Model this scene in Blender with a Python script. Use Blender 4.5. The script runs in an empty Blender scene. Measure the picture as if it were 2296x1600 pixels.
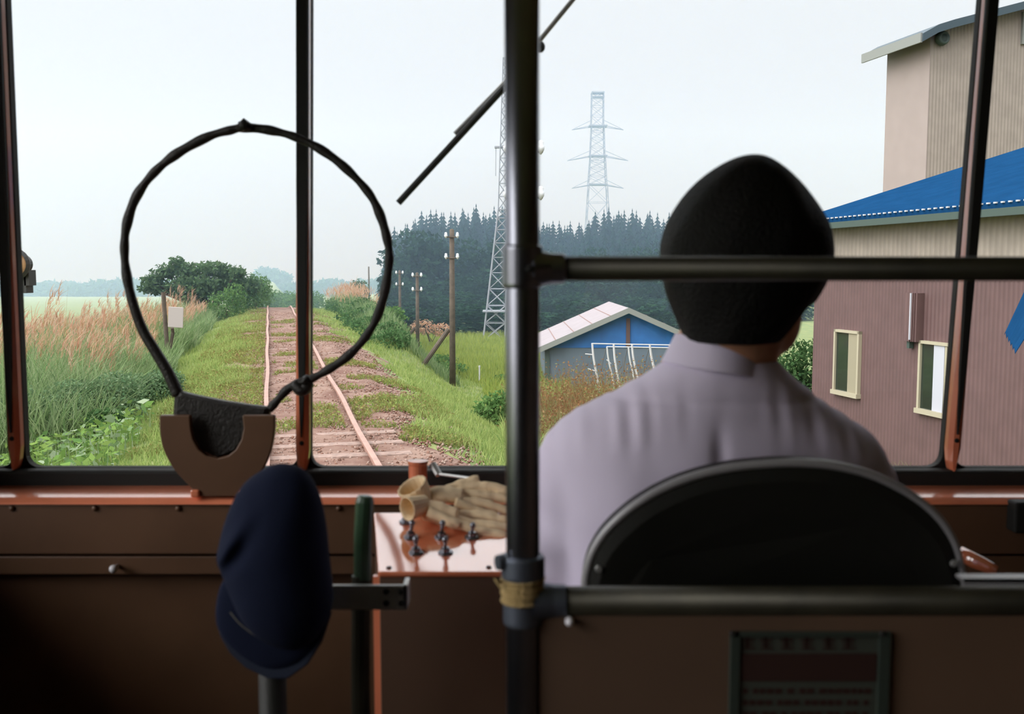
import bpy, math, random
import numpy as np
from mathutils import Vector, Matrix

random.seed(7)
RNG = np.random.default_rng(11)
C = bpy.context.scene.collection
SC = bpy.context.scene

# ------------------------------------------------------------------ camera
FPX = 2200.0
PITCH = math.atan(195 / FPX)
CZ = 2.1
cam_d = bpy.data.cameras.new('camera')
cam_d.sensor_width = 36
cam_d.lens = FPX / 2296 * 36
cam_d.clip_start = 0.02
cam_d.clip_end = 3000
cam_d.dof.use_dof = True
cam_d.dof.focus_distance = 14.0
cam_d.dof.aperture_fstop = 7.5
cam = bpy.data.objects.new('camera', cam_d)
cam.location = (0, 0, CZ)
cam.rotation_euler = (math.pi / 2 - PITCH, 0, 0)
C.objects.link(cam)
SC.camera = cam

# ------------------------------------------------------------------ world, sun, exposure
SC.view_settings.view_transform = 'Standard'
SC.view_settings.look = 'None'
SC.view_settings.gamma = 1
SC.view_settings.use_curve_mapping = False
SC.view_settings.exposure = 0.0
w = bpy.data.worlds.new('overcast_sky')
SC.world = w
w.use_nodes = True
nt = w.node_tree
nt.nodes.clear()
out = nt.nodes.new('ShaderNodeOutputWorld')
bg = nt.nodes.new('ShaderNodeBackground')
tc = nt.nodes.new('ShaderNodeTexCoord')
sx = nt.nodes.new('ShaderNodeSeparateXYZ')
cr = nt.nodes.new('ShaderNodeValToRGB')
nt.links.new(tc.outputs['Generated'], sx.inputs[0])
nt.links.new(sx.outputs['Z'], cr.inputs[0])
# thin cloud glowing around the veiled sun, to the left and behind
SUNV = Vector((-.74, -.42, .52)).normalized()
dp = nt.nodes.new('ShaderNodeVectorMath')
dp.operation = 'DOT_PRODUCT'
dp.inputs[1].default_value = SUNV
nm_ = nt.nodes.new('ShaderNodeVectorMath')
nm_.operation = 'NORMALIZE'
nt.links.new(tc.outputs['Generated'], nm_.inputs[0])
nt.links.new(nm_.outputs[0], dp.inputs[0])
mx0 = nt.nodes.new('ShaderNodeMath'); mx0.operation = 'MAXIMUM'; mx0.inputs[1].default_value = 0
pw0 = nt.nodes.new('ShaderNodeMath'); pw0.operation = 'POWER'; pw0.inputs[1].default_value = 4.0
ml0 = nt.nodes.new('ShaderNodeMath'); ml0.operation = 'MULTIPLY'; ml0.inputs[1].default_value = 2.0
nt.links.new(dp.outputs['Value'], mx0.inputs[0])
nt.links.new(mx0.outputs[0], pw0.inputs[0])
nt.links.new(pw0.outputs[0], ml0.inputs[0])
ad0 = nt.nodes.new('ShaderNodeVectorMath'); ad0.operation = 'ADD'
nt.links.new(cr.outputs[0], ad0.inputs[0])
nt.links.new(ml0.outputs[0], ad0.inputs[1])
nt.links.new(ad0.outputs[0], bg.inputs[0])
nt.links.new(bg.outputs[0], out.inputs[0])
el = cr.color_ramp.elements
el[0].position = 0.0
el[0].color = (.275, .205, .215, 1)
el[1].position = 1.0
el[1].color = (1.5, 1.55, 1.6, 1)
e = el.new(.09); e.color = (.30, .252, .255, 1)
e = el.new(.27); e.color = (.37, .36, .355, 1)
e = el.new(.5); e.color = (1.0, 1.03, 1.06, 1)
bg.inputs[1].default_value = 2.0

sun_d = bpy.data.lights.new('sun', 'SUN')
sun_d.energy = .8
sun_d.angle = math.radians(35)
sun_d.color = (1, .96, .9)
sun = bpy.data.objects.new('sun', sun_d)
sun.rotation_euler = (-SUNV).to_track_quat('-Z', 'Y').to_euler()
sun.location = (-20, -5, 40)
C.objects.link(sun)

SC.cycles.use_denoising = True
SC.cycles.max_bounces = 10
SC.cycles.diffuse_bounces = 4
SC.cycles.glossy_bounces = 4
SC.cycles.transparent_max_bounces = 16
SC.cycles.volume_bounces = 2
SC.cycles.sample_clamp_indirect = 4.0
SC.cycles.caustics_reflective = False
SC.cycles.caustics_refractive = False


# ------------------------------------------------------------------ pixel helpers (only to work out places)
def ray(px, py):
    dx, dy = (px - 1148) / FPX, (800 - py) / FPX
    return Vector((dx, math.cos(PITCH) + dy * math.sin(PITCH), -math.sin(PITCH) + dy * math.cos(PITCH)))


def at(px, py, Y):
    r = ray(px, py)
    return Vector((0, 0, CZ)) + r * (Y / r.y)


def on_z(px, py, z):
    r = ray(px, py)
    return Vector((0, 0, CZ)) + r * ((z - CZ) / r.z)


# ------------------------------------------------------------------ materials
def lin(v):
    v /= 255.0
    return v / 12.92 if v <= .04045 else ((v + .055) / 1.055) ** 2.4


def S(r, g, b, k=1.0):
    return (lin(r) * k, lin(g) * k, lin(b) * k, 1)


def mat(name, col, rough=.6, metal=0.0, spec=.5, noise=0.0, nscale=20.0, bump=0.0, bscale=60.0, coat=0.0, col2=None, sheen=0.0):
    m = bpy.data.materials.new(name)
    m.use_nodes = True
    t = m.node_tree
    p = t.nodes['Principled BSDF']
    p.inputs['Base Color'].default_value = col
    p.inputs['Roughness'].default_value = rough
    p.inputs['Metallic'].default_value = metal
    p.inputs['Specular IOR Level'].default_value = spec
    p.inputs['Coat Weight'].default_value = coat
    p.inputs['Coat Roughness'].default_value = .08
    if sheen:
        p.inputs['Sheen Weight'].default_value = sheen
    co = t.nodes.new('ShaderNodeTexCoord')
    if noise > 0 or col2:
        n = t.nodes.new('ShaderNodeTexNoise')
        n.inputs['Scale'].default_value = nscale
        n.inputs['Detail'].default_value = 5
        t.links.new(co.outputs['Object'], n.inputs['Vector'])
        r = t.nodes.new('ShaderNodeValToRGB')
        r.color_ramp.elements[0].position = .36
        r.color_ramp.elements[1].position = .64
        c2 = col2 or tuple(x * (1 + noise) for x in col[:3]) + (1,)
        c1 = col if col2 else tuple(x * (1 - noise) for x in col[:3]) + (1,)
        r.color_ramp.elements[0].color = c1
        r.color_ramp.elements[1].color = c2
        t.links.new(n.outputs['Fac'], r.inputs[0])
        t.links.new(r.outputs[0], p.inputs['Base Color'])
    if bump > 0:
        n2 = t.nodes.new('ShaderNodeTexNoise')
        n2.inputs['Scale'].default_value = bscale
        n2.inputs['Detail'].default_value = 4
        t.links.new(co.outputs['Object'], n2.inputs['Vector'])
        b = t.nodes.new('ShaderNodeBump')
        b.inputs['Strength'].default_value = bump
        b.inputs['Distance'].default_value = .01
        t.links.new(n2.outputs['Fac'], b.inputs['Height'])
        t.links.new(b.outputs[0], p.inputs['Normal'])
    return m


def leafmat(name, cols, trans=.35, rough=.6):
    """foliage: each blade or leaf takes one of the plant's own colours, part of the light passes through"""
    m = bpy.data.materials.new(name)
    m.use_nodes = True
    t = m.node_tree
    t.nodes.clear()
    o = t.nodes.new('ShaderNodeOutputMaterial')
    g = t.nodes.new('ShaderNodeNewGeometry')
    r = t.nodes.new('ShaderNodeValToRGB')
    els = r.color_ramp.elements
    while len(els) < len(cols):
        els.new(.5)
    for i, c_ in enumerate(cols):
        els[i].position = i / max(1, len(cols) - 1)
        els[i].color = c_
    d = t.nodes.new('ShaderNodeBsdfDiffuse')
    tr = t.nodes.new('ShaderNodeBsdfTranslucent')
    mx = t.nodes.new('ShaderNodeMixShader')
    mx.inputs[0].default_value = trans
    t.links.new(g.outputs['Random Per Island'], r.inputs[0])
    t.links.new(r.outputs[0], d.inputs[0])
    t.links.new(r.outputs[0], tr.inputs[0])
    t.links.new(d.outputs[0], mx.inputs[1])
    t.links.new(tr.outputs[0], mx.inputs[2])
    t.links.new(mx.outputs[0], o.inputs[0])
    return m


def glassmat(name, tint=(1, 1, 1, 1), refl=.05):
    m = bpy.data.materials.new(name)
    m.use_nodes = True
    t = m.node_tree
    t.nodes.clear()
    o = t.nodes.new('ShaderNodeOutputMaterial')
    a = t.nodes.new('ShaderNodeBsdfTransparent')
    a.inputs[0].default_value = tint
    b = t.nodes.new('ShaderNodeBsdfGlossy')
    b.inputs['Roughness'].default_value = .02
    f = t.nodes.new('ShaderNodeFresnel')
    f.inputs[0].default_value = 1.3
    mx = t.nodes.new('ShaderNodeMixShader')
    t.links.new(f.outputs[0], mx.inputs[0])
    t.links.new(a.outputs[0], mx.inputs[1])
    t.links.new(b.outputs[0], mx.inputs[2])
    t.links.new(mx.outputs[0], o.inputs[0])
    return m


def stripemat(name, c1, c2, scale, axis='X', rough=.6, bump=.4):
    """sheet with ribs: wave bump plus light wear"""
    m = mat(name, c1, rough, noise=.08, nscale=3)
    t = m.node_tree
    p = t.nodes['Principled BSDF']
    co = [n for n in t.nodes if n.type == 'TEX_COORD'][0]
    wv = t.nodes.new('ShaderNodeTexWave')
    wv.bands_direction = axis
    wv.inputs['Scale'].default_value = scale
    t.links.new(co.outputs['Object'], wv.inputs['Vector'])
    b = t.nodes.new('ShaderNodeBump')
    b.inputs['Strength'].default_value = bump
    b.inputs['Distance'].default_value = .03
    t.links.new(wv.outputs['Fac'], b.inputs['Height'])
    t.links.new(b.outputs[0], p.inputs['Normal'])
    mxn = t.nodes.new('ShaderNodeMix')
    mxn.data_type = 'RGBA'
    src = p.inputs['Base Color'].links[0].from_socket
    mxn.inputs['B'].default_value = c2
    t.links.new(src, mxn.inputs['A'])
    mt = t.nodes.new('ShaderNodeMath')
    mt.operation = 'MULTIPLY'
    mt.inputs[1].default_value = .35
    t.links.new(wv.outputs['Fac'], mt.inputs[0])
    t.links.new(mt.outputs[0], mxn.inputs['Factor'])
    t.links.new(mxn.outputs['Result'], p.inputs['Base Color'])
    return m


M = {}
M['orange'] = mat('orange_paint', S(234, 138, 102), .25, noise=.08, nscale=9, coat=.8)
M['brown_panel'] = mat('red_brown_paint', S(106, 77, 57), .42, noise=.10, nscale=7)
M['panel_gloss'] = mat('glossy_orange_enamel', S(214, 122, 86), .10, spec=1.0, coat=1.0, noise=.03, nscale=5)
M['panel_gloss'].node_tree.nodes['Principled BSDF'].inputs['Coat IOR'].default_value = 2.0
M['dark_brown'] = mat('dark_brown_paint', S(84, 62, 48), .5, noise=.08, nscale=6)
M['ledge_shade'] = mat('shaded_ledge_red', S(128, 58, 40), .4)  # darkened ledge colour, paints in the shade at the back of the ledge
M['collar'] = mat('blue_grey_collar_steel', S(98, 104, 116), .45, metal=.75)
M['rubber'] = mat('black_rubber', S(26, 26, 24), .7)
M['chrome'] = mat('stainless_steel', S(132, 134, 142), .28, metal=1.0, noise=.08, nscale=14)
M['chrome_dull'] = mat('dull_steel', S(172, 172, 170), .45, metal=.75, noise=.15, nscale=20)
M['dark_pipe'] = mat('worn_dark_pipe', S(48, 45, 34), .45, metal=.5, noise=.2, nscale=20)
M['ceiling'] = mat('cream_ceiling_paint', S(190, 180, 165), .6)
M['wall'] = mat('brown_wall_board', S(92, 70, 54), .6, noise=.08, nscale=5)
M['floor'] = mat('dark_floor', S(70, 55, 45), .7, noise=.1, nscale=8)
M['leather'] = mat('black_leather', S(34, 30, 27), .5, bump=.3, bscale=220)
M['navy'] = mat('navy_wool', S(20, 26, 46), .95, spec=.15, bump=.2, bscale=600)
M['navy_trim'] = mat('navy_peak', S(22, 32, 52), .6)
M['piping'] = mat('grey_piping', S(92, 88, 80), .6)
M['glove'] = mat('beige_work_cotton', S(238, 212, 172), .9, bump=.3, bscale=500, noise=.06, nscale=40)
M['green_paint'] = mat('dark_green_enamel', S(50, 74, 52), .35, coat=.3, noise=.3, nscale=25)
M['twine'] = mat('tan_twine', S(176, 150, 100), .9, bump=.6, bscale=400)
M['vinyl'] = mat('black_vinyl', S(27, 27, 23), .55, spec=.3, bump=.1, bscale=300)
M['vinyl_edge'] = mat('grey_vinyl_edge', S(150, 148, 150), .3, spec=.8)
M['white_plastic'] = mat('white_plastic', S(225, 222, 228), .4)
M['notice'] = mat('green_grey_notice', S(58, 62, 54), .6)
M['notice_band'] = mat('dark_red_band', S(46, 24, 18), .6)
M['notice_frame'] = mat('notice_frame', S(48, 56, 50), .4)
M['skin'] = mat('skin', S(205, 150, 118), .5, noise=.05, nscale=30)
M['hair'] = mat('black_hair', S(13, 12, 10), .7, spec=.2, bump=.5, bscale=260)
M['shirt'] = mat('pale_lavender_cotton', S(218, 208, 230), .85, bump=.12, bscale=900)
M['trousers'] = mat('navy_trousers', S(40, 44, 60), .9)
M['shoe'] = mat('black_shoe', S(24, 23, 22), .35)
M['eye'] = mat('eye_white', S(235, 232, 226), .2)
M['lip'] = mat('lip', S(170, 100, 88), .5)
M['glass'] = glassmat('window_glass')


# ------------------------------------------------------------------ mesh helpers
WL = {}


class MB:
    def __init__(s):
        s.v, s.f = [], []

    def add(s, vs, fs):
        o = len(s.v)
        s.v += [Vector(x) for x in vs]
        s.f += [tuple(i + o for i in f) for f in fs]
        return s

    def box(s, c, size, R=None):
        hx, hy, hz = size[0] / 2, size[1] / 2, size[2] / 2
        vs = [Vector((x, y, z)) for x in (-hx, hx) for y in (-hy, hy) for z in (-hz, hz)]
        if R is not None:
            vs = [R @ x for x in vs]
        c = Vector(c)
        return s.add([x + c for x in vs], [(0, 1, 3, 2), (4, 6, 7, 5), (0, 4, 5, 1), (2, 3, 7, 6), (0, 2, 6, 4), (1, 5, 7, 3)])

    def span(s, lo, hi):
        lo, hi = Vector(lo), Vector(hi)
        return s.box((lo + hi) / 2, hi - lo)

    def loft(s, rings, cap=True, close=True):
        n = len(rings[0])
        vs = [p for r in rings for p in r]
        fs = []
        for i in range(len(rings) - 1):
            for j in range(n if close else n - 1):
                k = (j + 1) % n
                fs.append((i * n + j, i * n + k, (i + 1) * n + k, (i + 1) * n + j))
        if cap:
            fs.append(tuple(range(n))[::-1])
            fs.append(tuple((len(rings) - 1) * n + j for j in range(n)))
        return s.add(vs, fs)

    def tube(s, pts, rad, n=12, cap=True, closed=False, flat=1.0, upv=None):
        pts = [Vector(p) for p in pts]
        m = len(pts)
        if not isinstance(rad, (list, tuple)):
            rad = [rad] * m
        rings = []
        prev = None
        for i in range(m):
            if closed:
                t = pts[(i + 1) % m] - pts[i - 1]
            else:
                t = pts[min(i + 1, m - 1)] - pts[max(i - 1, 0)]
            t.normalize()
            if prev is None:
                u = upv or (Vector((0, 1, 0)) if abs(t.y) < .9 else Vector((1, 0, 0)))
                a = (u - t * u.dot(t)).normalized()
            else:
                a = (prev - t * prev.dot(t)).normalized()
            prev = a
            b = t.cross(a)
            rings.append([pts[i] + (a * math.cos(q) * flat + b * math.sin(q)) * rad[i] for q in [2 * math.pi * k / n for k in range(n)]])
        if closed:
            rings.append(rings[0])
            return s.loft(rings, cap=False)
        return s.loft(rings, cap=cap)

    def lathe(s, prof, c, axis=(0, 0, 1), n=24):
        """prof: (radius, height) pairs along axis from c"""
        ax = Vector(axis).normalized()
        a = ax.orthogonal().normalized()
        b = ax.cross(a)
        c = Vector(c)
        rings = [[c + ax * h + (a * math.cos(q) + b * math.sin(q)) * max(r, 1e-5) for q in [2 * math.pi * k / n for k in range(n)]] for r, h in prof]
        return s.loft(rings)

    def ball(s, c, r, nu=16, nv=10, R=None):
        if not isinstance(r, (list, tuple)):
            r = (r, r, r)
        c = Vector(c)
        rings = []
        for i in range(nv + 1):
            th = math.pi * i / nv
            ring = []
            for k in range(nu):
                q = 2 * math.pi * k / nu
                p = Vector((r[0] * math.sin(th) * math.cos(q), r[1] * math.sin(th) * math.sin(q), -r[2] * math.cos(th)))
                if i in (0, nv):
                    p = Vector((1e-5 * math.cos(q), 1e-5 * math.sin(q), p.z))
                ring.append(c + (R @ p if R is not None else p))
            rings.append(ring)
        return s.loft(rings)

    def prism(s, poly, d):
        d = Vector(d)
        p = [Vector(x) for x in poly]
        return s.loft([p, [x + d for x in p]])

    def build(s, name, m, parent=None, smooth=False, bevel=0, seg=2, subsurf=0, autos=None):
        off = WL.get(parent.name, Vector((0, 0, 0))) if parent else Vector((0, 0, 0))
        me = bpy.data.meshes.new(name)
        me.from_pydata([tuple(x - off) for x in s.v], [], s.f)
        me.update()
        return finish(name, me, m, parent, smooth, bevel, seg, subsurf, off)


def finish(name, me, m, parent=None, smooth=False, bevel=0, seg=2, subsurf=0, off=None):
    me.materials.append(M[m] if isinstance(m, str) else m)
    o = bpy.data.objects.new(name, me)
    C.objects.link(o)
    if parent:
        o.parent = parent
        WL[o.name] = off if off is not None else WL.get(parent.name, Vector((0, 0, 0)))
    else:
        WL[o.name] = Vector((0, 0, 0))
    import bmesh
    b = bmesh.new()
    b.from_mesh(me)
    bmesh.ops.recalc_face_normals(b, faces=b.faces)
    b.to_mesh(me)
    b.free()
    if smooth:
        me.polygons.foreach_set('use_smooth', [True] * len(me.polygons))
    if bevel:
        md = o.modifiers.new('bevel', 'BEVEL')
        md.width = bevel
        md.segments = seg
        md.limit_method = 'ANGLE'
        md.angle_limit = math.radians(40)
    if subsurf:
        md = o.modifiers.new('subsurf', 'SUBSURF')
        md.levels = md.render_levels = subsurf
    return o


def npmesh(name, verts, faces, m, parent=None, smooth=False):
    """verts (n,3) and faces (m,k) arrays straight into one mesh"""
    off = WL.get(parent.name, Vector((0, 0, 0))) if parent else Vector((0, 0, 0))
    me = bpy.data.meshes.new(name)
    verts = np.asarray(verts, dtype=np.float32) - np.array(off, dtype=np.float32)
    faces = np.asarray(faces, dtype=np.int32)
    k = faces.shape[1]
    me.vertices.add(len(verts))
    me.vertices.foreach_set('co', verts.ravel())
    me.loops.add(faces.size)
    me.loops.foreach_set('vertex_index', faces.ravel())
    me.polygons.add(len(faces))
    me.polygons.foreach_set('loop_start', np.arange(0, faces.size, k, dtype=np.int32))
    me.polygons.foreach_set('loop_total', np.full(len(faces), k, dtype=np.int32))
    if smooth:
        me.polygons.foreach_set('use_smooth', np.ones(len(faces), dtype=bool))
    me.update(calc_edges=True)
    me.validate()
    me.materials.append(M[m] if isinstance(m, str) else m)
    o = bpy.data.objects.new(name, me)
    C.objects.link(o)
    if parent:
        o.parent = parent
        WL[o.name] = off
    else:
        WL[o.name] = Vector((0, 0, 0))
    return o


def thing(name, label, cat, loc, group=None):
    o = bpy.data.objects.new(name, None)
    o.location = loc
    o.empty_display_size = .1
    C.objects.link(o)
    WL[o.name] = Vector(loc)
    return tag(o, label, cat, group)


def tag(o, label, cat, group=None, kind=None):
    if label:
        o['label'] = label
    if cat:
        o['category'] = cat
    if group:
        o['group'] = group
    if kind:
        o['kind'] = kind
    return o


def struct(o, label=None):
    o['kind'] = 'structure'
    if label:
        o['label'] = label
    return o


def copy_tree(o, parent=None):
    c = o.copy()
    C.objects.link(c)
    if parent:
        c.parent = parent
    WL[c.name] = WL.get(o.name, Vector((0, 0, 0)))
    for ch in list(o.children):
        copy_tree(ch, c)
    return c


def smoothpoly(pts, n=6, closed=False):
    pts = [Vector(p) for p in pts]
    m = len(pts)
    out = []
    for i in range(m if closed else m - 1):
        g = (lambda k: pts[k % m]) if closed else (lambda k: pts[max(0, min(m - 1, k))])
        p0, p1, p2, p3 = g(i - 1), g(i), g(i + 1), g(i + 2)
        for j in range(n):
            t = j / n
            out.append(.5 * ((2 * p1) + (p2 - p0) * t + (2 * p0 - 5 * p1 + 4 * p2 - p3) * t * t + (3 * p1 - 3 * p2 + p3 - p0) * t ** 3))
    if not closed:
        out.append(pts[-1])
    return out


def bake(o):
    """evaluate modifiers into the mesh"""
    bpy.context.view_layer.update()
    dg = bpy.context.evaluated_depsgraph_get()
    me = bpy.data.meshes.new_from_object(o.evaluated_get(dg))
    old = o.data
    o.modifiers.clear()
    o.data = me
    bpy.data.meshes.remove(old)
    me.polygons.foreach_set('use_smooth', [True] * len(me.polygons))
    return o


def remesh(o, vox, it=6, fac=.5):
    r = o.modifiers.new('remesh', 'REMESH')
    r.mode = 'VOXEL'
    r.voxel_size = vox
    s = o.modifiers.new('smooth', 'SMOOTH')
    s.iterations = it
    s.factor = fac
    return bake(o)


def rotz(a):
    return Matrix.Rotation(a, 3, 'Z')


# ================================================================== OUTSIDE
S_in = S
S = lambda r, g, b, k=1.0: S_in(r, g, b, k * .76)
M['ground'] = mat('rough_turf', S(118, 140, 78, .8), .95, col2=S(150, 158, 92, .8), nscale=1.6, noise=.2)
M['ballast'] = mat('brown_ballast', S(138, 96, 80, .66), .95, col2=S(176, 142, 124, .66), nscale=2.2, bump=1.0, bscale=28)
M['stone'] = leafmat('ballast_stone', [S(150, 110, 94, .7), S(176, 140, 124, .7), S(205, 180, 166, .7), S(120, 84, 70, .7)], trans=0)
M['sleeper'] = mat('weathered_timber', S(186, 156, 142, .66), .9, noise=.2, nscale=12, bump=.5)
M['rail'] = mat('rusty_rail', S(214, 166, 148, .62), .5, noise=.12, nscale=6, spec=.6)
M['grass'] = leafmat('embankment_grass', [S(142, 168, 94, 1.02), S(166, 184, 108, 1.02), S(186, 196, 126, 1.02), S(118, 148, 82, 1.02)])
M['weed'] = leafmat('trackbed_weed', [S(132, 156, 84, 1.0), S(160, 174, 100, 1.0), S(152, 126, 86, 1.0), S(114, 140, 72, 1.0)])
M['reed'] = leafmat('reed_leaf', [S(118, 150, 96, .9), S(146, 172, 116, .9), S(172, 188, 142, .9), S(100, 132, 86, .9)])
M['stalk'] = leafmat('reed_stalk', [S(206, 160, 118, .85), S(190, 150, 96, .85)], trans=.2)
M['plume'] = leafmat('reed_plume', [S(216, 170, 144, .95), S(198, 146, 116, .95), S(232, 202, 180, .95), S(204, 170, 128, .95), S(226, 186, 160, .95)], trans=.4)
M['mugwort'] = leafmat('mugwort_leaf', [S(112, 144, 102, .9), S(134, 164, 120, .9), S(94, 128, 90, .9), S(158, 180, 142, .9)])
M['bigleaf'] = leafmat('butterbur_leaf', [S(128, 166, 88, .85), S(152, 180, 98, .85), S(106, 144, 80, .85), S(190, 206, 172, .85)])
M['shrub'] = leafmat('shrub_leaf', [S(104, 150, 84, .75), S(132, 170, 100, .75), S(84, 124, 74, .75)])
M['dkshrub'] = leafmat('dark_shrub_leaf', [S(86, 122, 76, .75), S(106, 144, 90, .75), S(72, 106, 70, .75)])
M['treeleaf'] = leafmat('tree_leaf', [S(96, 126, 88, .75), S(116, 144, 100, .75), S(78, 108, 78, .75)])
M['conifer'] = leafmat('conifer_needles', [S(44, 72, 70, .62), S(56, 86, 78, .62), S(38, 62, 66, .62)], trans=.15)
M['broadleaf'] = leafmat('woodland_leaf', [S(54, 86, 68, .6), S(66, 100, 74, .6), S(44, 72, 64, .6)], trans=.2)
M['farwood'] = leafmat('far_woodland', [S(70, 104, 84, .7), S(84, 116, 92, .7)], trans=.1)
M['brownweed'] = leafmat('dry_dock_weed', [S(168, 122, 82, .85), S(146, 106, 74, .85), S(178, 146, 104, .85), S(140, 150, 98, .85)])
M['rice'] = leafmat('rice_leaf', [S(160, 180, 92, .85), S(184, 194, 104, .85), S(146, 170, 84, .85)])
M['timber'] = mat('grey_timber_pole', S(112, 100, 88, .75), .9, noise=.2, nscale=6)
M['porcelain'] = mat('white_porcelain', S(235, 238, 240), .3)
M['galv'] = mat('galvanised_lattice', S(176, 180, 192, .8), .6)
M['pylon'] = mat('pale_pylon_steel', S(150, 150, 170, .7), .6)
M['bark'] = mat('bark', S(90, 76, 62, .7), .9)
M['mauve'] = stripemat('mauve_corrugated_sheet', S(146, 112, 110, .56), S(120, 92, 92, .56), 3.4, 'Y', .6, .35)
M['cream'] = stripemat('cream_corrugated_sheet', S(204, 190, 176, .68), S(178, 164, 152, .68), 3.2, 'X', .6, .35)
M['cream_long'] = stripemat('cream_corrugated_long_wall', S(204, 190, 176, .68), S(178, 164, 152, .68), 2.6, 'Y', .6, .35)
M['cream_side'] = mat('cream_sheet', S(214, 196, 188, .58), .6, noise=.03, nscale=2)
M['blue_roof'] = stripemat('blue_roof_sheet', S(44, 104, 160, .42), S(36, 90, 146, .42), 2.2, 'Y', .7, .15)
M['blue_roof'].node_tree.nodes['Principled BSDF'].inputs['Specular IOR Level'].default_value = 0
M['gutter'] = mat('green_grey_gutter', S(84, 104, 96, .7), .6)
M['fascia'] = mat('grey_fascia', S(170, 174, 168, .7), .6)
M['dkroof'] = mat('slate_blue_roof_edge', S(78, 100, 112, .7), .6)
M['winframe'] = mat('cream_window_frame', S(216, 206, 178, .75), .5)
M['dkglass'] = mat('dark_window_glass', S(58, 72, 62, .6), .06, spec=.6)
M['curtain'] = mat('white_curtain', S(224, 226, 236, .75), .8)
M['blind'] = mat('straw_blind', S(200, 190, 160, .62), .8)
M['shed_blue'] = mat('blue_shed_board', S(40, 112, 186, .95), .7, noise=.12, nscale=3)
M['shed_grey'] = mat('blue_grey_shed_board', S(120, 136, 152, .72), .7, noise=.08, nscale=2)
M['shed_roof'] = mat('pale_shed_roof', S(228, 218, 222, .5), .9, spec=0, noise=.04, nscale=2)
M['seam'] = mat('pinkish_roof_seam', S(204, 172, 166, .6), .9, spec=0)
M['rust'] = mat('rust_streak', S(120, 92, 84, .7), .8)
M['whitepipe'] = mat('white_pipe', S(232, 230, 232, .85), .5)
M['signboard'] = mat('faded_signboard', S(206, 196, 190, .8), .7)
M['black_metal'] = mat('black_signal_metal', S(36, 36, 34), .5)
M['amber'] = mat('amber_lens', S(226, 176, 128, .85), .25)
M['postwhite'] = mat('white_painted_post', S(214, 220, 232, .8), .5)
M['trunkgrey'] = mat('grey_trunk', S(110, 112, 112, .7), .9)

TCX, TCS, UC = .52, -.2475, .9707
DIR = Vector((TCS, 1, 0)).normalized()
NRM = Vector((DIR.y, -DIR.x, 0))


def sm(a, b, x):
    t = np.clip((x - a) / (b - a), 0, 1)
    return t * t * (3 - 2 * t)


def ztrack(Y):
    Y = np.asarray(Y, float)
    return .04 + .005 * np.minimum(Y, 50) - .05 * np.clip(Y - 50, 0, 60)


def uoff(X, Y):
    return (X - (TCX + TCS * Y)) * UC


def xfromu(u, Y):
    return TCX + TCS * Y + u / UC


def height(X, Y):
    X, Y = np.asarray(X, float), np.asarray(Y, float)
    u = uoff(X, Y)
    zt = ztrack(Y) - .11
    zf = -1.9 - .02 * np.clip(Y - 60, 0, 500)
    a = np.interp(u, [-9, -6, -3.2, -2.2, -1.3, 1.3, 2.2, 3.4, 5, 6.5], [1, .7, .25, .09, 0, 0, .13, .45, .85, 1])
    z = zt * (1 - a) + zf * a
    z = z + 1.15 * np.exp(-((u - 3.7) / .95) ** 2) * sm(27, 36, Y) * (1 - sm(60, 80, Y))
    hill = 3.0 * sm(68, 135, Y) * sm(-.16, -.06, X / np.maximum(Y, 1)) + (.02 * np.clip(Y - 60, 0, 500)) * sm(-.16, -.06, X / np.maximum(Y, 1))
    z = z + hill
    z = z + (.05 * np.sin(X * 1.7 + Y * .9) + .04 * np.sin(X * .6 - Y * 1.3)) * np.clip((np.abs(u) - 1.2) / 2, 0, 1)
    return z


def hz(x, y):
    return float(height(x, y))


# terrain sheet
us = np.array([-320, -240, -180, -130, -100, -80, -60, -45, -32, -24, -18, -14, -11, -9, -8, -7, -6, -5, -4.4, -3.8, -3.2, -2.7, -2.2, -1.8, -1.4, -1.1, 0, 1.1, 1.4, 1.8, 2.2, 2.6, 3, 3.4, 3.8, 4.2, 4.7, 5.2, 5.8, 6.5, 7.5, 9, 11, 14, 18, 22, 27, 32, 38, 45, 52, 60, 70, 80, 95, 110, 130, 160, 200, 260, 340])
Ys = np.concatenate([np.arange(-30, 6, 4.0), np.arange(6, 60, 1.0), np.arange(60, 150, 4.0), np.arange(150, 330, 15.0), np.arange(330, 620, 40.0)])
UU, YY = np.meshgrid(us, Ys)
XX = xfromu(UU, YY)
ZZ = height(XX, YY)
nr, nc = UU.shape
vid = np.arange(nr * nc).reshape(nr, nc)
fq = np.stack([vid[:-1, :-1], vid[:-1, 1:], vid[1:, 1:], vid[1:, :-1]], -1).reshape(-1, 4)
g = npmesh('ground', np.stack([XX, YY, ZZ], -1).reshape(-1, 3), fq, 'ground', smooth=True)
struct(g, 'green turf of the railway embankment and fields')

# track bed with ragged edges
Yb = np.arange(-6, 62, .35)
ub = np.linspace(-1, 1, 15)
rag = .22 * np.sin(Yb * 1.9) + .18 * np.sin(Yb * .73 + 1) + .12 * np.sin(Yb * 4.1)
right = 1.55 + rag + 1.1 * np.exp(-((Yb - 25) / 5) ** 2)
left = -1.45 - .3 * np.sin(Yb * .9) - .2 * np.sin(Yb * 2.7)
Ub = np.where(ub[None, :] < 0, -ub[None, :] * left[:, None], ub[None, :] * right[:, None])
Yg = np.repeat(Yb[:, None], len(ub), 1)
Xg = xfromu(Ub, Yg)
Zg = height(Xg, Yg) + .035 * (1 - np.abs(ub[None, :]) ** 6) - .01 + RNG.normal(0, .008, Xg.shape)
vid = np.arange(Xg.size).reshape(Xg.shape)
fq = np.stack([vid[:-1, :-1], vid[:-1, 1:], vid[1:, 1:], vid[1:, :-1]], -1).reshape(-1, 4)
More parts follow.
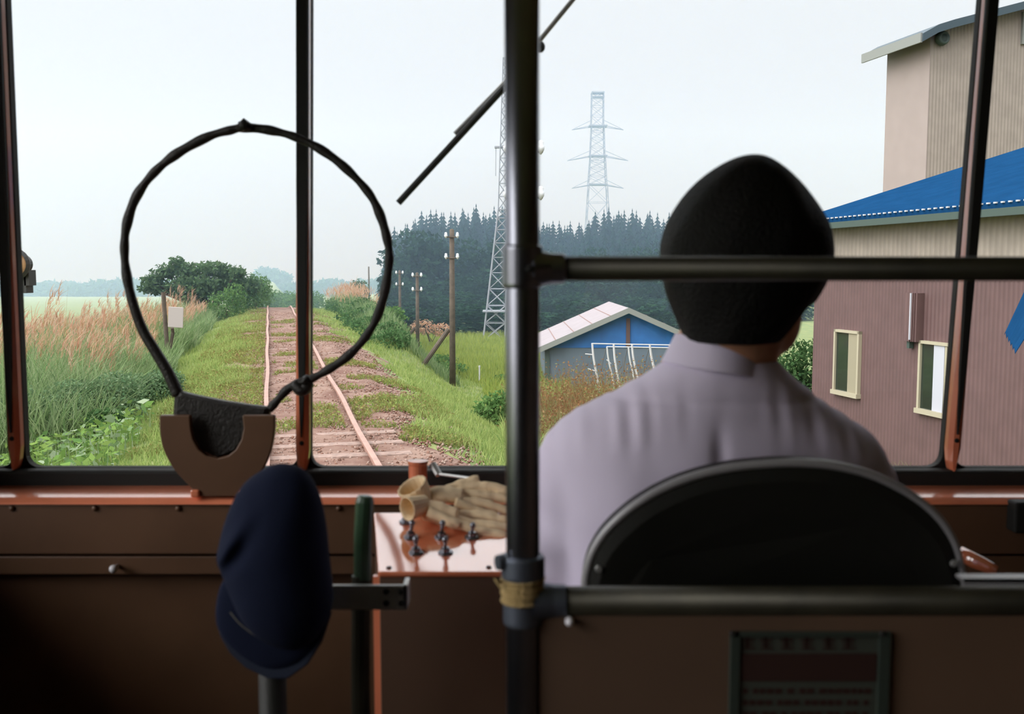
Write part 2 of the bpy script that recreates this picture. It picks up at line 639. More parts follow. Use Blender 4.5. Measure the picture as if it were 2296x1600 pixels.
tb = npmesh('ground_trackbed', np.stack([Xg, Yg, Zg], -1).reshape(-1, 3), fq, 'ballast', smooth=True)
struct(tb, 'brown gravel track bed under the rails')

# loose stones
n = 12000
Yp = np.exp(RNG.uniform(np.log(8.5), np.log(45), n))
up = RNG.uniform(-1.3, 2.1, n)
Xp = xfromu(up, Yp)
Zp = height(Xp, Yp) + .022
sz = RNG.uniform(.010, .024, n) * (1 + Yp * .012)
octa = np.array([[1, 0, 0], [-1, 0, 0], [0, 1, 0], [0, -1, 0], [0, 0, .8], [0, 0, -.8]])
of = np.array([[0, 2, 4], [2, 1, 4], [1, 3, 4], [3, 0, 4], [2, 0, 5], [1, 2, 5], [3, 1, 5], [0, 3, 5]])
ang = RNG.uniform(0, 6.28, n)
jit = RNG.uniform(.6, 1.4, (n, 6, 3))
V = octa[None] * jit * sz[:, None, None]
cx, sx_ = np.cos(ang)[:, None], np.sin(ang)[:, None]
V = np.stack([V[..., 0] * cx - V[..., 1] * sx_, V[..., 0] * sx_ + V[..., 1] * cx, V[..., 2]], -1) + np.stack([Xp, Yp, Zp], -1)[:, None]
Fc = (of[None] + (np.arange(n) * 6)[:, None, None]).reshape(-1, 3)
o = npmesh('ballast_stones', V.reshape(-1, 3), Fc, 'stone')
tag(o, 'loose pinkish brown ballast stones along the track', 'stones', kind='stuff')

# rails
prof = [(-.055, -.125), (.055, -.125), (.055, -.112), (.012, -.098), (.010, -.035), (.033, -.026), (.033, -.004), (.028, 0), (-.028, 0), (-.033, -.004), (-.033, -.026), (-.010, -.035), (-.012, -.098), (-.055, -.112)]
for side, lab in ((-.566, 'rusty rail on the left side of the track'), (.566, 'rusty rail on the right side of the track')):
    b = MB()
    rings = []
    for Y in np.arange(-6, 64, 1.0):
        base = Vector((TCX + TCS * Y, Y, float(ztrack(Y)))) + NRM * (side + .012 * math.sin(Y * .8 + side * 3))
        base.z += .008 * math.sin(Y * 1.3 + side)
        rings.append([base + NRM * p[0] + Vector((0, 0, p[1])) for p in prof])
    b.loft(rings)
    o = b.build('rail', 'rail')
    tag(o, lab, 'rail')

# sleepers
b = MB()
b.box((0, 0, -.05), (2.1, .2, .12))
s0 = b.build('sleeper', 'sleeper', bevel=.012)
tag(s0, 'weathered timber sleeper lying across the track under the rails', 'sleeper', 'sleepers of the track')
k = 0
sl = 8.0
while sl < 50:
    Y = sl + random.uniform(-.04, .04)
    o = s0 if k == 0 else copy_tree(s0)
    o.location = (TCX + TCS * Y, Y, float(ztrack(Y)) - (.082 if Y < 12.5 else .102) + random.uniform(-.014, .006))
    o.rotation_euler = (0, 0, math.atan(-TCS) + random.uniform(-.02, .02))
    sl += .72
    k += 1


# ------------------------------------------------------------------ vegetation arrays
def blades(P, h, w, bend, segs=2, droop=0.0, lean_dir=None, tipw=.08):
    n = len(P)
    az = RNG.uniform(0, 6.283, n)
    side = np.stack([np.cos(az), np.sin(az), np.zeros(n)], -1)
    la = RNG.uniform(0, 6.283, n) if lean_dir is None else lean_dir + RNG.normal(0, .7, n)
    lean = np.stack([np.cos(la), np.sin(la), np.zeros(n)], -1)
    h, w, bend = (np.broadcast_to(np.asarray(q, float), (n,)) for q in (h, w, bend))
    vs = []
    for k in range(segs + 1):
        t = k / segs
        c = P + np.array([0, 0, 1.0]) * (h * (t - droop * t * t - .28 * bend * t * t))[:, None] + lean * (h * bend * t ** 1.8)[:, None]
        wd = (w * ((1 - t) ** .7 * (1 - tipw) + tipw))[:, None]
        vs += [c - side * wd, c + side * wd]
    V = np.stack(vs, 1)
    m = 2 * (segs + 1)
    fl = np.array([[2 * k, 2 * k + 1, 2 * k + 3, 2 * k + 2] for k in range(segs)])
    F = (fl[None] + (np.arange(n) * m)[:, None, None]).reshape(-1, 4)
    return V.reshape(-1, 3), F


def leaves(P, size, up=0.0):
    """diamond leaves at points P, random turn; up > 0 lays them flatter"""
    n = len(P)
    a = RNG.normal(0, 1, (n, 3))
    a /= np.linalg.norm(a, axis=1)[:, None]
    b_ = RNG.normal(0, 1, (n, 3))
    if up:
        a[:, 2] *= (1 - up)
        b_[:, 2] *= (1 - up)
        a /= np.linalg.norm(a, axis=1)[:, None]
    b_ -= a * (a * b_).sum(1)[:, None]
    b_ /= np.linalg.norm(b_, axis=1)[:, None]
    s_ = np.broadcast_to(np.asarray(size, float), (n,))[:, None] * RNG.uniform(.7, 1.3, (n, 1))
    nn = np.cross(a, b_)
    V = np.stack([P - a * s_, P - b_ * s_ * .5 + nn * s_ * .12, P + a * s_, P + b_ * s_ * .5 + nn * s_ * .12], 1)
    F = (np.arange(4)[None] + (np.arange(n) * 4)[:, None])
    return V.reshape(-1, 3), F


def cloud(n, blobs, inner=.55):
    """points in the outer part of ellipsoids [(centre, radii)]"""
    vol = np.array([r[0] * r[1] + r[1] * r[2] + r[0] * r[2] for _, r in blobs])
    idx = RNG.choice(len(blobs), n, p=vol / vol.sum())
    c = np.array([q[0] for q in blobs], float)[idx]
    r = np.array([q[1] for q in blobs], float)[idx]
    d = RNG.normal(0, 1, (n, 3))
    d /= np.linalg.norm(d, axis=1)[:, None]
    rad = RNG.uniform(inner, 1.05, (n, 1))
    return c + d * r * rad


def joinm(parts):
    vs, fs, o_ = [], [], 0
    for v, f in parts:
        vs.append(v)
        fs.append(f + o_)
        o_ += len(v)
    return np.concatenate(vs), np.concatenate(fs)


def scatter(n, u0, u1, y0, y1, keep=None):
    Y = np.exp(RNG.uniform(np.log(y0), np.log(y1), n))
    u = RNG.uniform(u0, u1, n)
    if keep is not None:
        k_ = keep(u, Y)
        u, Y = u[k_], Y[k_]
    X = xfromu(u, Y)
    return np.stack([X, Y, height(X, Y)], -1), u, Y


def vnoise(x, y, s, seed=0):
    return np.sin(x * s * 1.3 + seed) * np.cos(y * s * .9 + seed * 2) + .6 * np.sin(x * s * 2.7 - y * s * 2.1 + seed * 3) + .4 * np.sin(x * s * .5 + y * s * 3.3 + seed)


# short grass of the embankment
def kgrass(u, Y):
    r_edge = np.interp(Y, Yb, right) + .05
    l_edge = np.interp(Y, Yb, left)
    x = xfromu(u, Y)
    bare = vnoise(u, Y, 1.1, 2) > 1.25
    return ((u > r_edge) | (u < l_edge + .25)) & ~bare


P, u, Y = scatter(170000, -3.4, 9.0, 8.5, 58, kgrass)
sc_ = 1 + .025 * Y
v1 = blades(P, RNG.uniform(.06, .17, len(P)) * (1 + .4 * (vnoise(u, Y, .8, 5) > .5)), .0055 * sc_, RNG.uniform(.1, .7, len(P)), 2)
o = npmesh('embankment_grass', *v1, 'grass')
tag(o, 'bright short grass on the slopes of the embankment', 'grass', kind='stuff')


# weeds in and beside the track
def kweed(u, Y):
    dens = vnoise(u, Y, .9, 7) + .5 * vnoise(u, Y, 2.3, 3)
    inleft = (u < -.64) & (u > -2.2) & (dens > -.75) & (Y > 11.5)
    mid = (np.abs(u) < .45) & (dens > .6) & (Y > 11.5) & (Y < 40)
    r_ = (u > .66) & (u < 2.4) & ((dens > .7) | ((Y > 14.5) & (Y < 19) & (dens > -.4)))
    return inleft | mid | r_


P, u, Y = scatter(110000, -2.2, 2.4, 9, 48, kweed)
v1 = blades(P, RNG.uniform(.04, .13, len(P)), .007 * (1 + .02 * Y), RNG.uniform(.3, 1.0, len(P)), 2)
P2 = P[::3] + np.stack([np.zeros(len(P[::3])), np.zeros(len(P[::3])), RNG.uniform(.02, .1, len(P[::3]))], -1)
o = npmesh('trackside_weeds', *joinm([v1, leaves(P2, .02 * (1 + .02 * Y[::3]), .6)]), 'weed')
tag(o, 'low green and brown weeds growing between and beside the rails', 'weeds', kind='stuff')


# reed thicket on the left
def kreed(u, Y):
    return (u < -2.75 - .25 * np.sin(Y * .8)) & (u > -11) & (Y > 13.2 + .5 * np.sin(u * 2))


P, u, Y = scatter(60000, -11, -2.6, 13, 52, kreed)
hh = RNG.uniform(.85, 1.7, len(P)) * np.interp(u, [-11, -4.4, -2.7], [1.3, 1.12, .5]) * np.interp(Y, [13, 20, 50], [.95, 1, .8])
hh *= 1 + .15 * vnoise(u, Y, .5, 1)
v1 = blades(P, hh, .011 * (1 + .02 * Y), RNG.uniform(.15, .75, len(P)), 4)
reed = npmesh('reed_thicket', *v1, 'reed')
tag(reed, 'thicket of tall green reeds with reddish plumes on the left bank', 'reeds', kind='stuff')
pick = (RNG.uniform(0, 1, len(P)) < .06 * sm(15, 18, Y + .5 * np.abs(u + 4))) & (vnoise(u, Y, .8, 4) > -.5) & (u < -3.2)
Pp, hp = P[pick], hh[pick] * RNG.uniform(.9, 1.3, pick.sum())
hp = np.maximum(hp, .9)
v2 = blades(Pp, hp, .004 * (1 + .02 * Y[pick]), .08, 2, lean_dir=.4)
st = npmesh('stalks', *v2, 'stalk', parent=reed)
st['kind'] = 'stuff'
top = Pp + np.stack([np.zeros(len(Pp)), np.zeros(len(Pp)), hp * .93], -1)
rep = 10
tp = np.repeat(top, rep, 0) + RNG.normal(0, .02, (len(top) * rep, 3)) + np.stack([np.zeros(len(top) * rep)] * 2 + [RNG.uniform(-.25, .05, len(top) * rep)], -1)
v3 = blades(tp, RNG.uniform(.14, .32, len(tp)), .006 * (1 + .02 * np.repeat(Y[pick], rep)), RNG.uniform(.2, .9, len(tp)), 3, lean_dir=.4, tipw=.3)
pl = npmesh('plumes', *v3, 'plume', parent=reed)
pl['kind'] = 'stuff'
pl['label'] = 'reddish feathery plumes'

# butterbur and other big leaves at the lower left
P, u, Y = scatter(3600, -6.5, -2.15, 9.2, 14.2)
P[:, 2] += RNG.uniform(.08, .5, len(P))
vb = leaves(P, RNG.uniform(.035, .085, len(P)), .5)
vs_ = blades(P - np.array([0, 0, .25]), .27, .006, .1, 1)
o = npmesh('broadleaf_weeds', *joinm([vb, vs_]), 'bigleaf')
tag(o, 'bright big leaved weeds at the foot of the reeds', 'weeds', kind='stuff')

# pale weeds and dry stalks right of the stanchion
def kb(u, Y):
    x = xfromu(u, Y) / Y
    edge = .235 + .03 * np.sin(Y * 1.3)
    return (x > -.02 + RNG.uniform(0, .05, len(u))) & (x < edge - RNG.uniform(0, 1, len(u)) ** 2 * .13) & (Y > 14 + RNG.uniform(0, 3, len(u)) ** 1.2)


P, u, Y = scatter(11000, 3.4, 13, 14.5, 27, kb)
hb = RNG.uniform(.7, 1.45, len(P)) * np.interp(u, [3.4, 4.4, 5.6, 7, 9.5], [.15, .35, .95, 1.2, 1.35])
v1 = blades(P, hb, .006 * (1 + .02 * Y), RNG.uniform(.1, .5, len(P)), 3)
P2 = np.repeat(P[::2], 6, 0) + np.stack([RNG.normal(0, .05, len(P[::2]) * 6), RNG.normal(0, .05, len(P[::2]) * 6), np.repeat(hb[::2], 6) * RNG.uniform(.45, 1.0, len(P[::2]) * 6)], -1)
o = npmesh('brown_weeds', *joinm([v1, leaves(P2, .035, .1)]), 'brownweed')
tag(o, 'rusty brown seeding weeds in front of the blue shed', 'weeds', kind='stuff')
P, u, Y = scatter(42000, 2.6, 14, 12, 30, lambda u, Y: (xfromu(u, Y) / Y > -.01) & (RNG.uniform(0, 1, len(u)) < np.interp(u, [2.6, 8, 14], [1, .9, .35])))
o = npmesh('verge_grass', *blades(P, RNG.uniform(.2, .6, len(P)) * np.interp(u, [2.6, 5, 9], [.7, 1.2, 1.6]), .008 * (1 + .02 * Y), RNG.uniform(.2, .8, len(P)), 2), 'grass')
tag(o, 'long green verge grass below the brown weeds', 'grass', kind='stuff')

# rice
n = 26000
Yr = RNG.uniform(24, 59, n)
Xr = RNG.uniform(-.16, .06, n) * Yr
kk = uoff(Xr, Yr) > 6.2 + .3 * np.sin(Yr)
P = np.stack([Xr[kk], Yr[kk], height(Xr[kk], Yr[kk])], -1)
o = npmesh('rice_plants', *blades(P, RNG.uniform(.3, .55, len(P)), .012 * (1 + .02 * P[:, 1]), RNG.uniform(.1, .5, len(P)), 2), 'rice')
tag(o, 'yellow green rice growing in the field below the wood', 'rice', kind='stuff')


# ------------------------------------------------------------------ bushes, shrubs, trees
def bush(name, label, cat, x, y, blobs, nleaf, size, m, group=None, stems=4, zoff=0.0):
    z = hz(x, y) + zoff
    r = thing(name, label, cat, (x, y, z), group)
    bl = [((x + c[0], y + c[1], z + c[2]), rr) for c, rr in blobs]
    npmesh('foliage', *leaves(cloud(nleaf, bl), size, .1), m, parent=r)
    b = MB()
    for i in range(stems):
        c, rr = random.choice(bl)
        b.tube([(x + random.uniform(-.1, .1), y + random.uniform(-.1, .1), z - .05), (x * .5 + c[0] * .5, y * .5 + c[1] * .5, z + (c[2] - z) * .6), c], [.03 * size * 12, .02 * size * 12, .008 * size * 12], 6)
    b.build('stems', 'bark', r)
    return r


# mugwort in front of the reeds
for (px, Y, hgt, rad, lab) in ((105, 14.0, .95, .7, 'tall grey green mugwort bush at the left edge of the window'),
                               (215, 14.6, .85, .7, 'rounded mugwort bush in front of the reeds'),
                               (330, 17.5, .6, .6, 'lower mugwort bush where the reeds meet the grass slope')):
    X = (px - 1148) / FPX * Y
    bush('mugwort_bush', lab, 'bush', X, Y, [((0, 0, hgt * .45), (rad, rad * .8, hgt * .5)), ((.2, .2, hgt * .75), (rad * .6, rad * .6, hgt * .35)), ((-.35, .1, hgt * .6), (rad * .6, rad * .6, hgt * .4))], 6500, .028, 'mugwort')
X = (228 - 1148) / FPX * 13.6
bush('small_bush', 'small deep green bush low at the edge of the grass slope', 'bush', X, 13.6, [((0, 0, .25), (.3, .3, .28))], 900, .045, 'dkshrub')

# lone tree on the left of the line
X = (455 - 1148) / FPX * 47
tz = hz(X, 47)
r = thing('spreading_tree', 'low spreading dark tree standing beyond the reeds left of the line', 'tree', (X, 47, tz))
bl = []
for qx, qy, rx, ry in ((342, 632, 26, 20), (372, 610, 30, 20), (399, 590, 14, 17), (428, 612, 38, 24), (470, 604, 34, 20), (505, 612, 34, 22), (532, 612, 16, 18), (562, 640, 26, 18), (440, 638, 70, 20), (505, 638, 56, 22), (372, 648, 42, 15), (450, 660, 62, 14), (338, 646, 26, 13)):
    c_ = at(qx, qy, 47 + random.uniform(-.7, .7))
    bl.append((tuple(c_), (rx * 47 / FPX, .9, ry * 47 / FPX)))
npmesh('foliage', *leaves(cloud(7200, bl, .2), .11, .2), 'treeleaf', parent=r)
b = MB()
for q in bl:
    b.tube([(X, 47, tz - .1), (X + (q[0][0] - X) * .35, 47, tz + 1.2), q[0]], [.16, .1, .03], 7)
b.build('trunk', 'bark', r)

for i, (px, Y, w_, h_) in enumerate(((508, 44, .9, 1.5), (540, 47, 1.0, 1.7), (572, 50, .9, 1.5), (560, 55, 1.4, 1.9))):
    X = (px - 1148) / FPX * Y
    bush('trackside_bush', 'light green bush on the left shoulder of the track below the spreading tree', 'bush', X, Y, [((0, 0, h_ * .4), (w_, w_, h_ * .5)), ((.3, .2, h_ * .7), (w_ * .6, w_ * .6, h_ * .4))], 1500, .07, 'shrub' if i != 1 else 'dkshrub', 'bushes by the spreading tree')

# dense line of shrubs on the right-hand bank
for i in range(13):
    Y = 31 + i * 1.9
    u = 3.0 + random.uniform(-.25, .25)
    X = float(xfromu(u, Y))
    h_ = random.uniform(.55, .85)
    bush('bank_shrub', 'dark leafy shrub in the row along the bank right of the track', 'shrub', X, Y, [((0, 0, h_ * .4), (.75, .9, h_ * .6)), ((.3, .4, h_ * .6), (.5, .6, h_ * .5))], 1200, .06, 'dkshrub', 'shrubs along the right bank', zoff=-.25)
for i in range(9):
    Y = 40 + i * 2.1
    u = 4.3 + random.uniform(-.3, .5)
    X = float(xfromu(u, Y))
    h_ = random.uniform(.5, .85)
    bush('bank_bush', 'light green bush on top of the bank right of the track', 'bush', X, Y, [((0, 0, h_ * .4), (.9, .9, h_ * .55)), ((.3, -.3, h_ * .7), (.5, .5, h_ * .4))], 1100, .07, 'shrub', 'bushes on top of the right bank')
# plumes on that bank
P, u, Y = scatter(9000, 2.7, 5.4, 31, 57)
v2 = blades(P, RNG.uniform(.3, .75, len(P)) * np.interp(Y, [31, 42, 57], [.7, 1, 1.35]), .014, .35, 3)
pk_ = (Y > 42) & (RNG.uniform(0, 1, len(P)) < .10)
tp = np.repeat(P[pk_] + np.array([0, 0, .85]), 3, 0) + RNG.normal(0, .12, (pk_.sum() * 3, 3))
o = npmesh('bank_reeds', *v2, 'reed')
tag(o, 'tall pale green grass with a few reddish tops covering the bank right of the track', 'reeds', kind='stuff')
pl = npmesh('plumes', *blades(tp, .28, .014, .5, 2, tipw=.3), 'plume', parent=o)
pl['kind'] = 'stuff'

# bright shrub beside the stanchion, bush by the factory corner
X = (1105 - 1148) / FPX * 19.5
bush('broad_shrub', 'bright green broad leaved shrub between the nearest visible pole and the stanchion', 'shrub', X, 19.5, [((0, 0, .35), (.42, .4, .38)), ((.2, .1, .5), (.35, .35, .3)), ((-.15, 0, .2), (.35, .35, .25))], 1100, .055, 'shrub')
X = (1800 - 1148) / FPX * 21.5
bush('factory_bush', 'dark green bush beside the corner of the mauve factory', 'bush', X, 21.5, [((0, 0, .9), (.75, .7, .9)), ((-.3, 0, 1.5), (.6, .6, .7)), ((.1, 0, 1.9), (.5, .5, .6))], 3600, .06, 'dkshrub')
# low bushes under the poles
for (px, Y, h_) in ((985, 40, .55), (1000, 36, .45), (905, 46, .6), (1150, 34, .5)):
    X = (px - 1148) / FPX * Y
    bush('pole_bush', 'low bush in the grass beneath the telegraph poles', 'bush', X, Y, [((0, 0, h_ * .4), (.8, .6, h_ * .55))], 700, .06, 'shrub', 'bushes beneath the poles')
# rusty heap of dead fern by the poles
X = (965 - 1148) / FPX * 50
bush('rusty_bush', 'rusty orange dying bush behind the telegraph poles', 'bush', X, 50, [((-.4, 0, .7), (.7, .5, .4)), ((.6, 0, .55), (.6, .5, .35))], 900, .06, 'plume', zoff=.35)
# greenery closing the line beyond the crest
for i, (px, Y) in enumerate(((598, 92), (632, 96), (668, 90), (705, 94), (610, 100), (650, 104), (690, 100))):
    X = (px - 1148) / FPX * Y
    ztop = 2.1 - (650 + random.uniform(-4, 8) - 605) / FPX * Y
    zb = hz(X, Y)
    hh_ = max(.8, ztop - zb)
    bush('line_end_bush', 'green bush closing the view beyond the crest of the line', 'bush', X, Y, [((0, 0, hh_ * .5), (1.4, 1.2, hh_ * .5))], 900, .13, 'shrub', 'bushes beyond the crest')
X = (800 - 1148) / FPX * 70
bush('blue_green_tree', 'small rounded blue green tree far behind the right bank', 'tree', X, 70, [((0, 0, 1.6), (1.1, 1, 1.3)), ((.2, 0, 2.6), (.7, .7, .8))], 1800, .1, 'treeleaf')


# conifer wood
def conifer_mesh(name, h, R):
    vs, fs = [], []
    L = 15
    for k in range(L):
        t = k / (L - 1)
        z = h * (.16 + .8 * t)
        r_ = R * (1 - t) ** .8 + .12
        nb = 10
        for j in range(nb):
            q = 2 * math.pi * (j + .5 * (k % 2)) / nb + random.uniform(-.25, .25)
            rr = r_ * random.uniform(.75, 1.2)
            d = np.array([math.cos(q), math.sin(q), 0])
            sd = np.array([-math.sin(q), math.cos(q), 0]) * rr * .34
            b0 = np.array([0, 0, z + .05 * h])
            tip = d * rr + np.array([0, 0, z - rr * .35])
            mid = d * rr * .55 + np.array([0, 0, z + .01 * h])
            o_ = len(vs)
            vs += [b0, mid - sd, tip, mid + sd]
            fs.append([o_, o_ + 1, o_ + 2, o_ + 3])
    for j in range(3):
        q = j * 1.05
        d = np.array([math.cos(q), math.sin(q), 0]) * .16
        o_ = len(vs)
        vs += [np.array([0, 0, h]), np.array([0, 0, h * .86]) - d, np.array([0, 0, -.2]), np.array([0, 0, h * .86]) + d]
        fs.append([o_, o_ + 1, o_ + 2, o_ + 3])
    return np.array(vs), np.array(fs)


protos = []
for i, (h_, R_) in enumerate(((11.0, 2.6), (12.5, 2.8), (10.0, 2.8), (11.5, 2.4))):
    o = npmesh('conifer_tree', *conifer_mesh('c', h_, R_), 'conifer')
    tag(o, 'dark conifer in the wood on the hill behind the shed', 'tree', 'conifers of the hill wood')
    protos.append((o, h_))
ridge = lambda px: np.interp(px, [860, 880, 930, 1000, 1060, 1130, 1210, 1260, 1300, 1345, 1360, 1420, 1500, 1700, 1900], [560, 520, 486, 472, 468, 466, 500, 500, 496, 478, 474, 478, 480, 500, 520])
cnt = 0
for row, (Y0, drop, step) in enumerate(((142, 0, 12), (134, 10, 13), (124, 30, 16), (114, 50, 18), (104, 72, 21), (95, 92, 25))):
    px = 872 + row * 9
    while px < 1880:
        Y = Y0 + random.uniform(-4, 4)
        X = (px + random.uniform(-5, 5) - 1148) / FPX * Y
        ztop = 2.1 + (605 - (ridge(px) + drop + random.uniform(-9, 14))) / FPX * Y
        p, ph = protos[cnt % 4]
        o = p if cnt < 4 else copy_tree(p)
        zb = hz(X, Y)
        s_ = min(1.25, max(.7, (ztop - zb) / ph))
        o.location = (X, Y, ztop - ph * s_)
        if ztop - ph * s_ > zb + .3:
            o.location = (X, Y, zb)
            s_ = (ztop - zb) / ph
        o.scale = (s_ * random.uniform(.9, 1.15), s_, s_)
        o.rotation_euler = (0, 0, random.uniform(0, 6.28))
        cnt += 1
        px += step * random.uniform(.8, 1.25)


# broadleaf trees at the foot of the wood
def broad_mesh(h, R, n=520):
    bl = [((random.uniform(-.4, .4) * R, random.uniform(-.4, .4) * R, h * q), (R * random.uniform(.5, .8), R * random.uniform(.5, .8), h * .17)) for q in (.25, .42, .55, .68, .8, .9)]
    bl.append(((0, 0, h * .45), (R, R, h * .36)))
    return leaves(cloud(n, bl, .75), .3, .15)


bp = []
for h_, R_ in ((6.5, 2.3), (7.5, 2.6), (5.5, 2.2)):
    o = npmesh('woodland_tree', *broad_mesh(h_, R_, 900), 'broadleaf')
    tag(o, 'rounded leafy tree at the foot of the hill wood', 'tree', 'leafy trees below the conifers')
    bp.append((o, h_))
cnt = 0
for row, (Y0, ytop, step) in enumerate(((90, 575, 34), (82, 625, 38), (74, 668, 40), (61, 694, 40))):
    px = 896 - row * 8
    while px < (1800 if row < 3 else 1640):
        Y = Y0 + random.uniform(-2.5, 2.5)
        X = (px - 1148) / FPX * Y
        zb = hz(X, Y)
        yt = ytop + random.uniform(-22, 18)
        if row == 0 and 920 < px < 1110:
            yt -= 28
        ztop = 2.1 + (605 - yt) / FPX * Y
        p, ph = bp[cnt % 3]
        o = p if cnt < 3 else copy_tree(p)
        s_ = (ztop - zb) / ph
        o.location = (X, Y, zb - .1)
        o.scale = (max(s_, .75), max(s_, .75), s_)
        o.rotation_euler = (0, 0, random.uniform(0, 6.28))
        cnt += 1
        px += step * random.uniform(.85, 1.2)

# distant woods across the plain
parts = []
for i in range(150):
    Y = RNG.uniform(390, 470)
    X = RNG.uniform(-.62, .0) * Y
    zb = hz(X, Y)
    ht = RNG.uniform(4.5, 7.5)
    parts.append(leaves(cloud(160, [((X, Y, zb + ht * .45), (RNG.uniform(4, 8), 3, ht * .52))], .6), 1.5, .1))
o = npmesh('distant_woods', *joinm(parts), 'farwood')
tag(o, 'hazy blue line of distant woods across the plain', 'woods', kind='stuff')
# ------------------------------------------------------------------ telegraph poles
def telegraph(label, px, Y, ytop, rows, rad, braces=(), arm=.55, group=None, base=None):
    X = (px - 1148) / FPX * Y
    zb = hz(X, Y)
    zt_ = at(px, ytop, Y).z
    r = thing('telegraph_pole', label, 'pole', (X, Y, zb), group)
    b = MB()
    b.lathe([(rad, -.2), (rad * .92, (zt_ - zb) * .5), (rad * .75, zt_ - zb), (rad * .3, zt_ - zb + .03)], (X, Y, zb), n=12)
    b.build('shaft', 'timber', r, smooth=True)
    for yr in rows:
        z = at(px, yr, Y).z
        b = MB()
        b.tube([(X - arm / 2, Y - rad, z - .02), (X + arm / 2, Y - rad, z - .02)], .022, 6)
        b.build('crossarm', 'timber', r)
        for sgn in (-1, 1):
            b = MB()
            b.lathe([(.012, -.06), (.05, 0), (.055, .05), (.035, .06), (.045, .1), (.02, .13)], (X + sgn * (arm / 2 - .03), Y - rad, z), n=10)
            b.build('insulator', 'porcelain', r, smooth=True)
    for (xa, ya, xb, yb) in braces:
        pa, pb = at(xa, ya, Y), at(xb, yb, Y)
        pb = Vector((pb.x, Y, min(pb.z, hz(pb.x, Y) + .4)))
        pb = at(xb, yb, Y)
        b = MB()
        b.tube([pa, pb, pb + (pb - pa) * .08], rad * .75, 8)
        b.build('brace', 'timber', r)
    return r


telegraph('tall telegraph pole with a thick slanting brace, clear of the trees', 1014, 31, 515, (530, 577), .1, [(1006, 738, 945, 824)], .42)
telegraph('shorter telegraph pole with a thin slanting brace, left of the tall one', 936, 42, 612, (618, 650), .085, [(930, 735, 893, 785)], .42)
telegraph('small telegraph pole standing behind the shrubs of the right bank', 897, 55, 607, (612, 638), .085, (), .42)
telegraph('thin distant pole left of the wood, rising from the far bushes', 828, 80, 598, (), .075)
telegraph('near telegraph pole hidden by the chrome stanchion, its insulators peeping out', 1174, 13.7, 262, (338, 440), .1, (), .52)

# ------------------------------------------------------------------ lattice mast and pylon
def lattice(r, m, base, top, wb, wt, nseg, rad, brad):
    base, top = Vector(base), Vector(top)
    cs = [(-1, -1), (1, -1), (1, 1), (-1, 1)]
    pos = lambda c, t: base.lerp(top, t) + Vector((c[0], c[1], 0)) * ((wb + (wt - wb) * t) / 2)
    for c in cs:
        b = MB()
        b.tube([pos(c, 0), pos(c, 1)], rad, 5)
        b.build('leg', m, r)
    b = MB()
    ts = [1 - (1 - k / nseg) ** 1.25 for k in range(nseg + 1)]
    for k in range(nseg):
        for i in range(4):
            c0, c1 = cs[i], cs[(i + 1) % 4]
            b.tube([pos(c0, ts[k]), pos(c1, ts[k + 1])], brad, 4)
            b.tube([pos(c1, ts[k]), pos(c0, ts[k + 1])], brad, 4)
            b.tube([pos(c0, ts[k + 1]), pos(c1, ts[k + 1])], brad, 4)
    b.build('bracing', m, r)


Ym = 56
pb_ = at(1108, 762, Ym)
zb = hz(pb_.x, Ym)
r = thing('lattice_mast', 'grey lattice mast rising from the field edge behind the chrome stanchion', 'mast', (pb_.x, Ym, zb))
pt_ = at(1128, 470, Ym)
lattice(r, 'galv', (pb_.x, Ym, zb), pt_, 1.25, .55, 9, .045, .022)
lattice(r, 'galv', pt_, at(1134, 130, Ym), .55, .3, 14, .03, .014)
b = MB()
c_ = at(1120, 330, Ym)
b.box(c_, (.55, .3, .1))
b.tube([c_ + Vector((-.2, 0, 0)), c_ + Vector((-.22, 0, -1.6))], .02, 5)
b.build('platform', 'galv', r)
b = MB()
b.box(at(1112, 697, Ym), (1.5, 1.3, .08))
b.build('frame', 'galv', r)

Yp_ = 275
pb_ = at(1338, 640, Yp_)
r = thing('transmission_pylon', 'pale lattice transmission pylon with three crossarms above the wood', 'pylon', (pb_.x, Yp_, hz(pb_.x, Yp_)))
def pw(y, px):
    return px * Yp_ / FPX
segs_ = [(640, 66), (414, 40), (350, 32), (283, 27), (207, 26)]
for (ya, wa), (yb, wb_) in zip(segs_[:-1], segs_[1:]):
    lattice(r, 'pylon', at(1339, ya, Yp_), at(1340, yb, Yp_), pw(ya, wa), pw(yb, wb_), 4, .12, .05)
for y_, half, dr in ((283, 58, 8), (350, 68, 10), (414, 58, 8)):
    b = MB()
    cen = at(1340, y_, Yp_)
    for sg in (-1, 1):
        tip = at(1340 + sg * half, y_ + dr, Yp_)
        for dy_ in (-1.6, 1.6):
            b.tube([cen + Vector((sg * 1.8, dy_, 0)), tip], .1, 4)
        b.tube([cen + Vector((sg * 1.8, 0, 1.6)), tip], .07, 4)
    b.box(cen, (pw(y_, 40), 4.0, .35))
    b.build('crossarm', 'pylon', r)
b = MB()
b.box(at(1340, 209, Yp_), (3.6, 3.4, .2))
b.box(at(1340, 218, Yp_), (3.6, 3.4, .15))
b.build('top_frame', 'pylon', r)

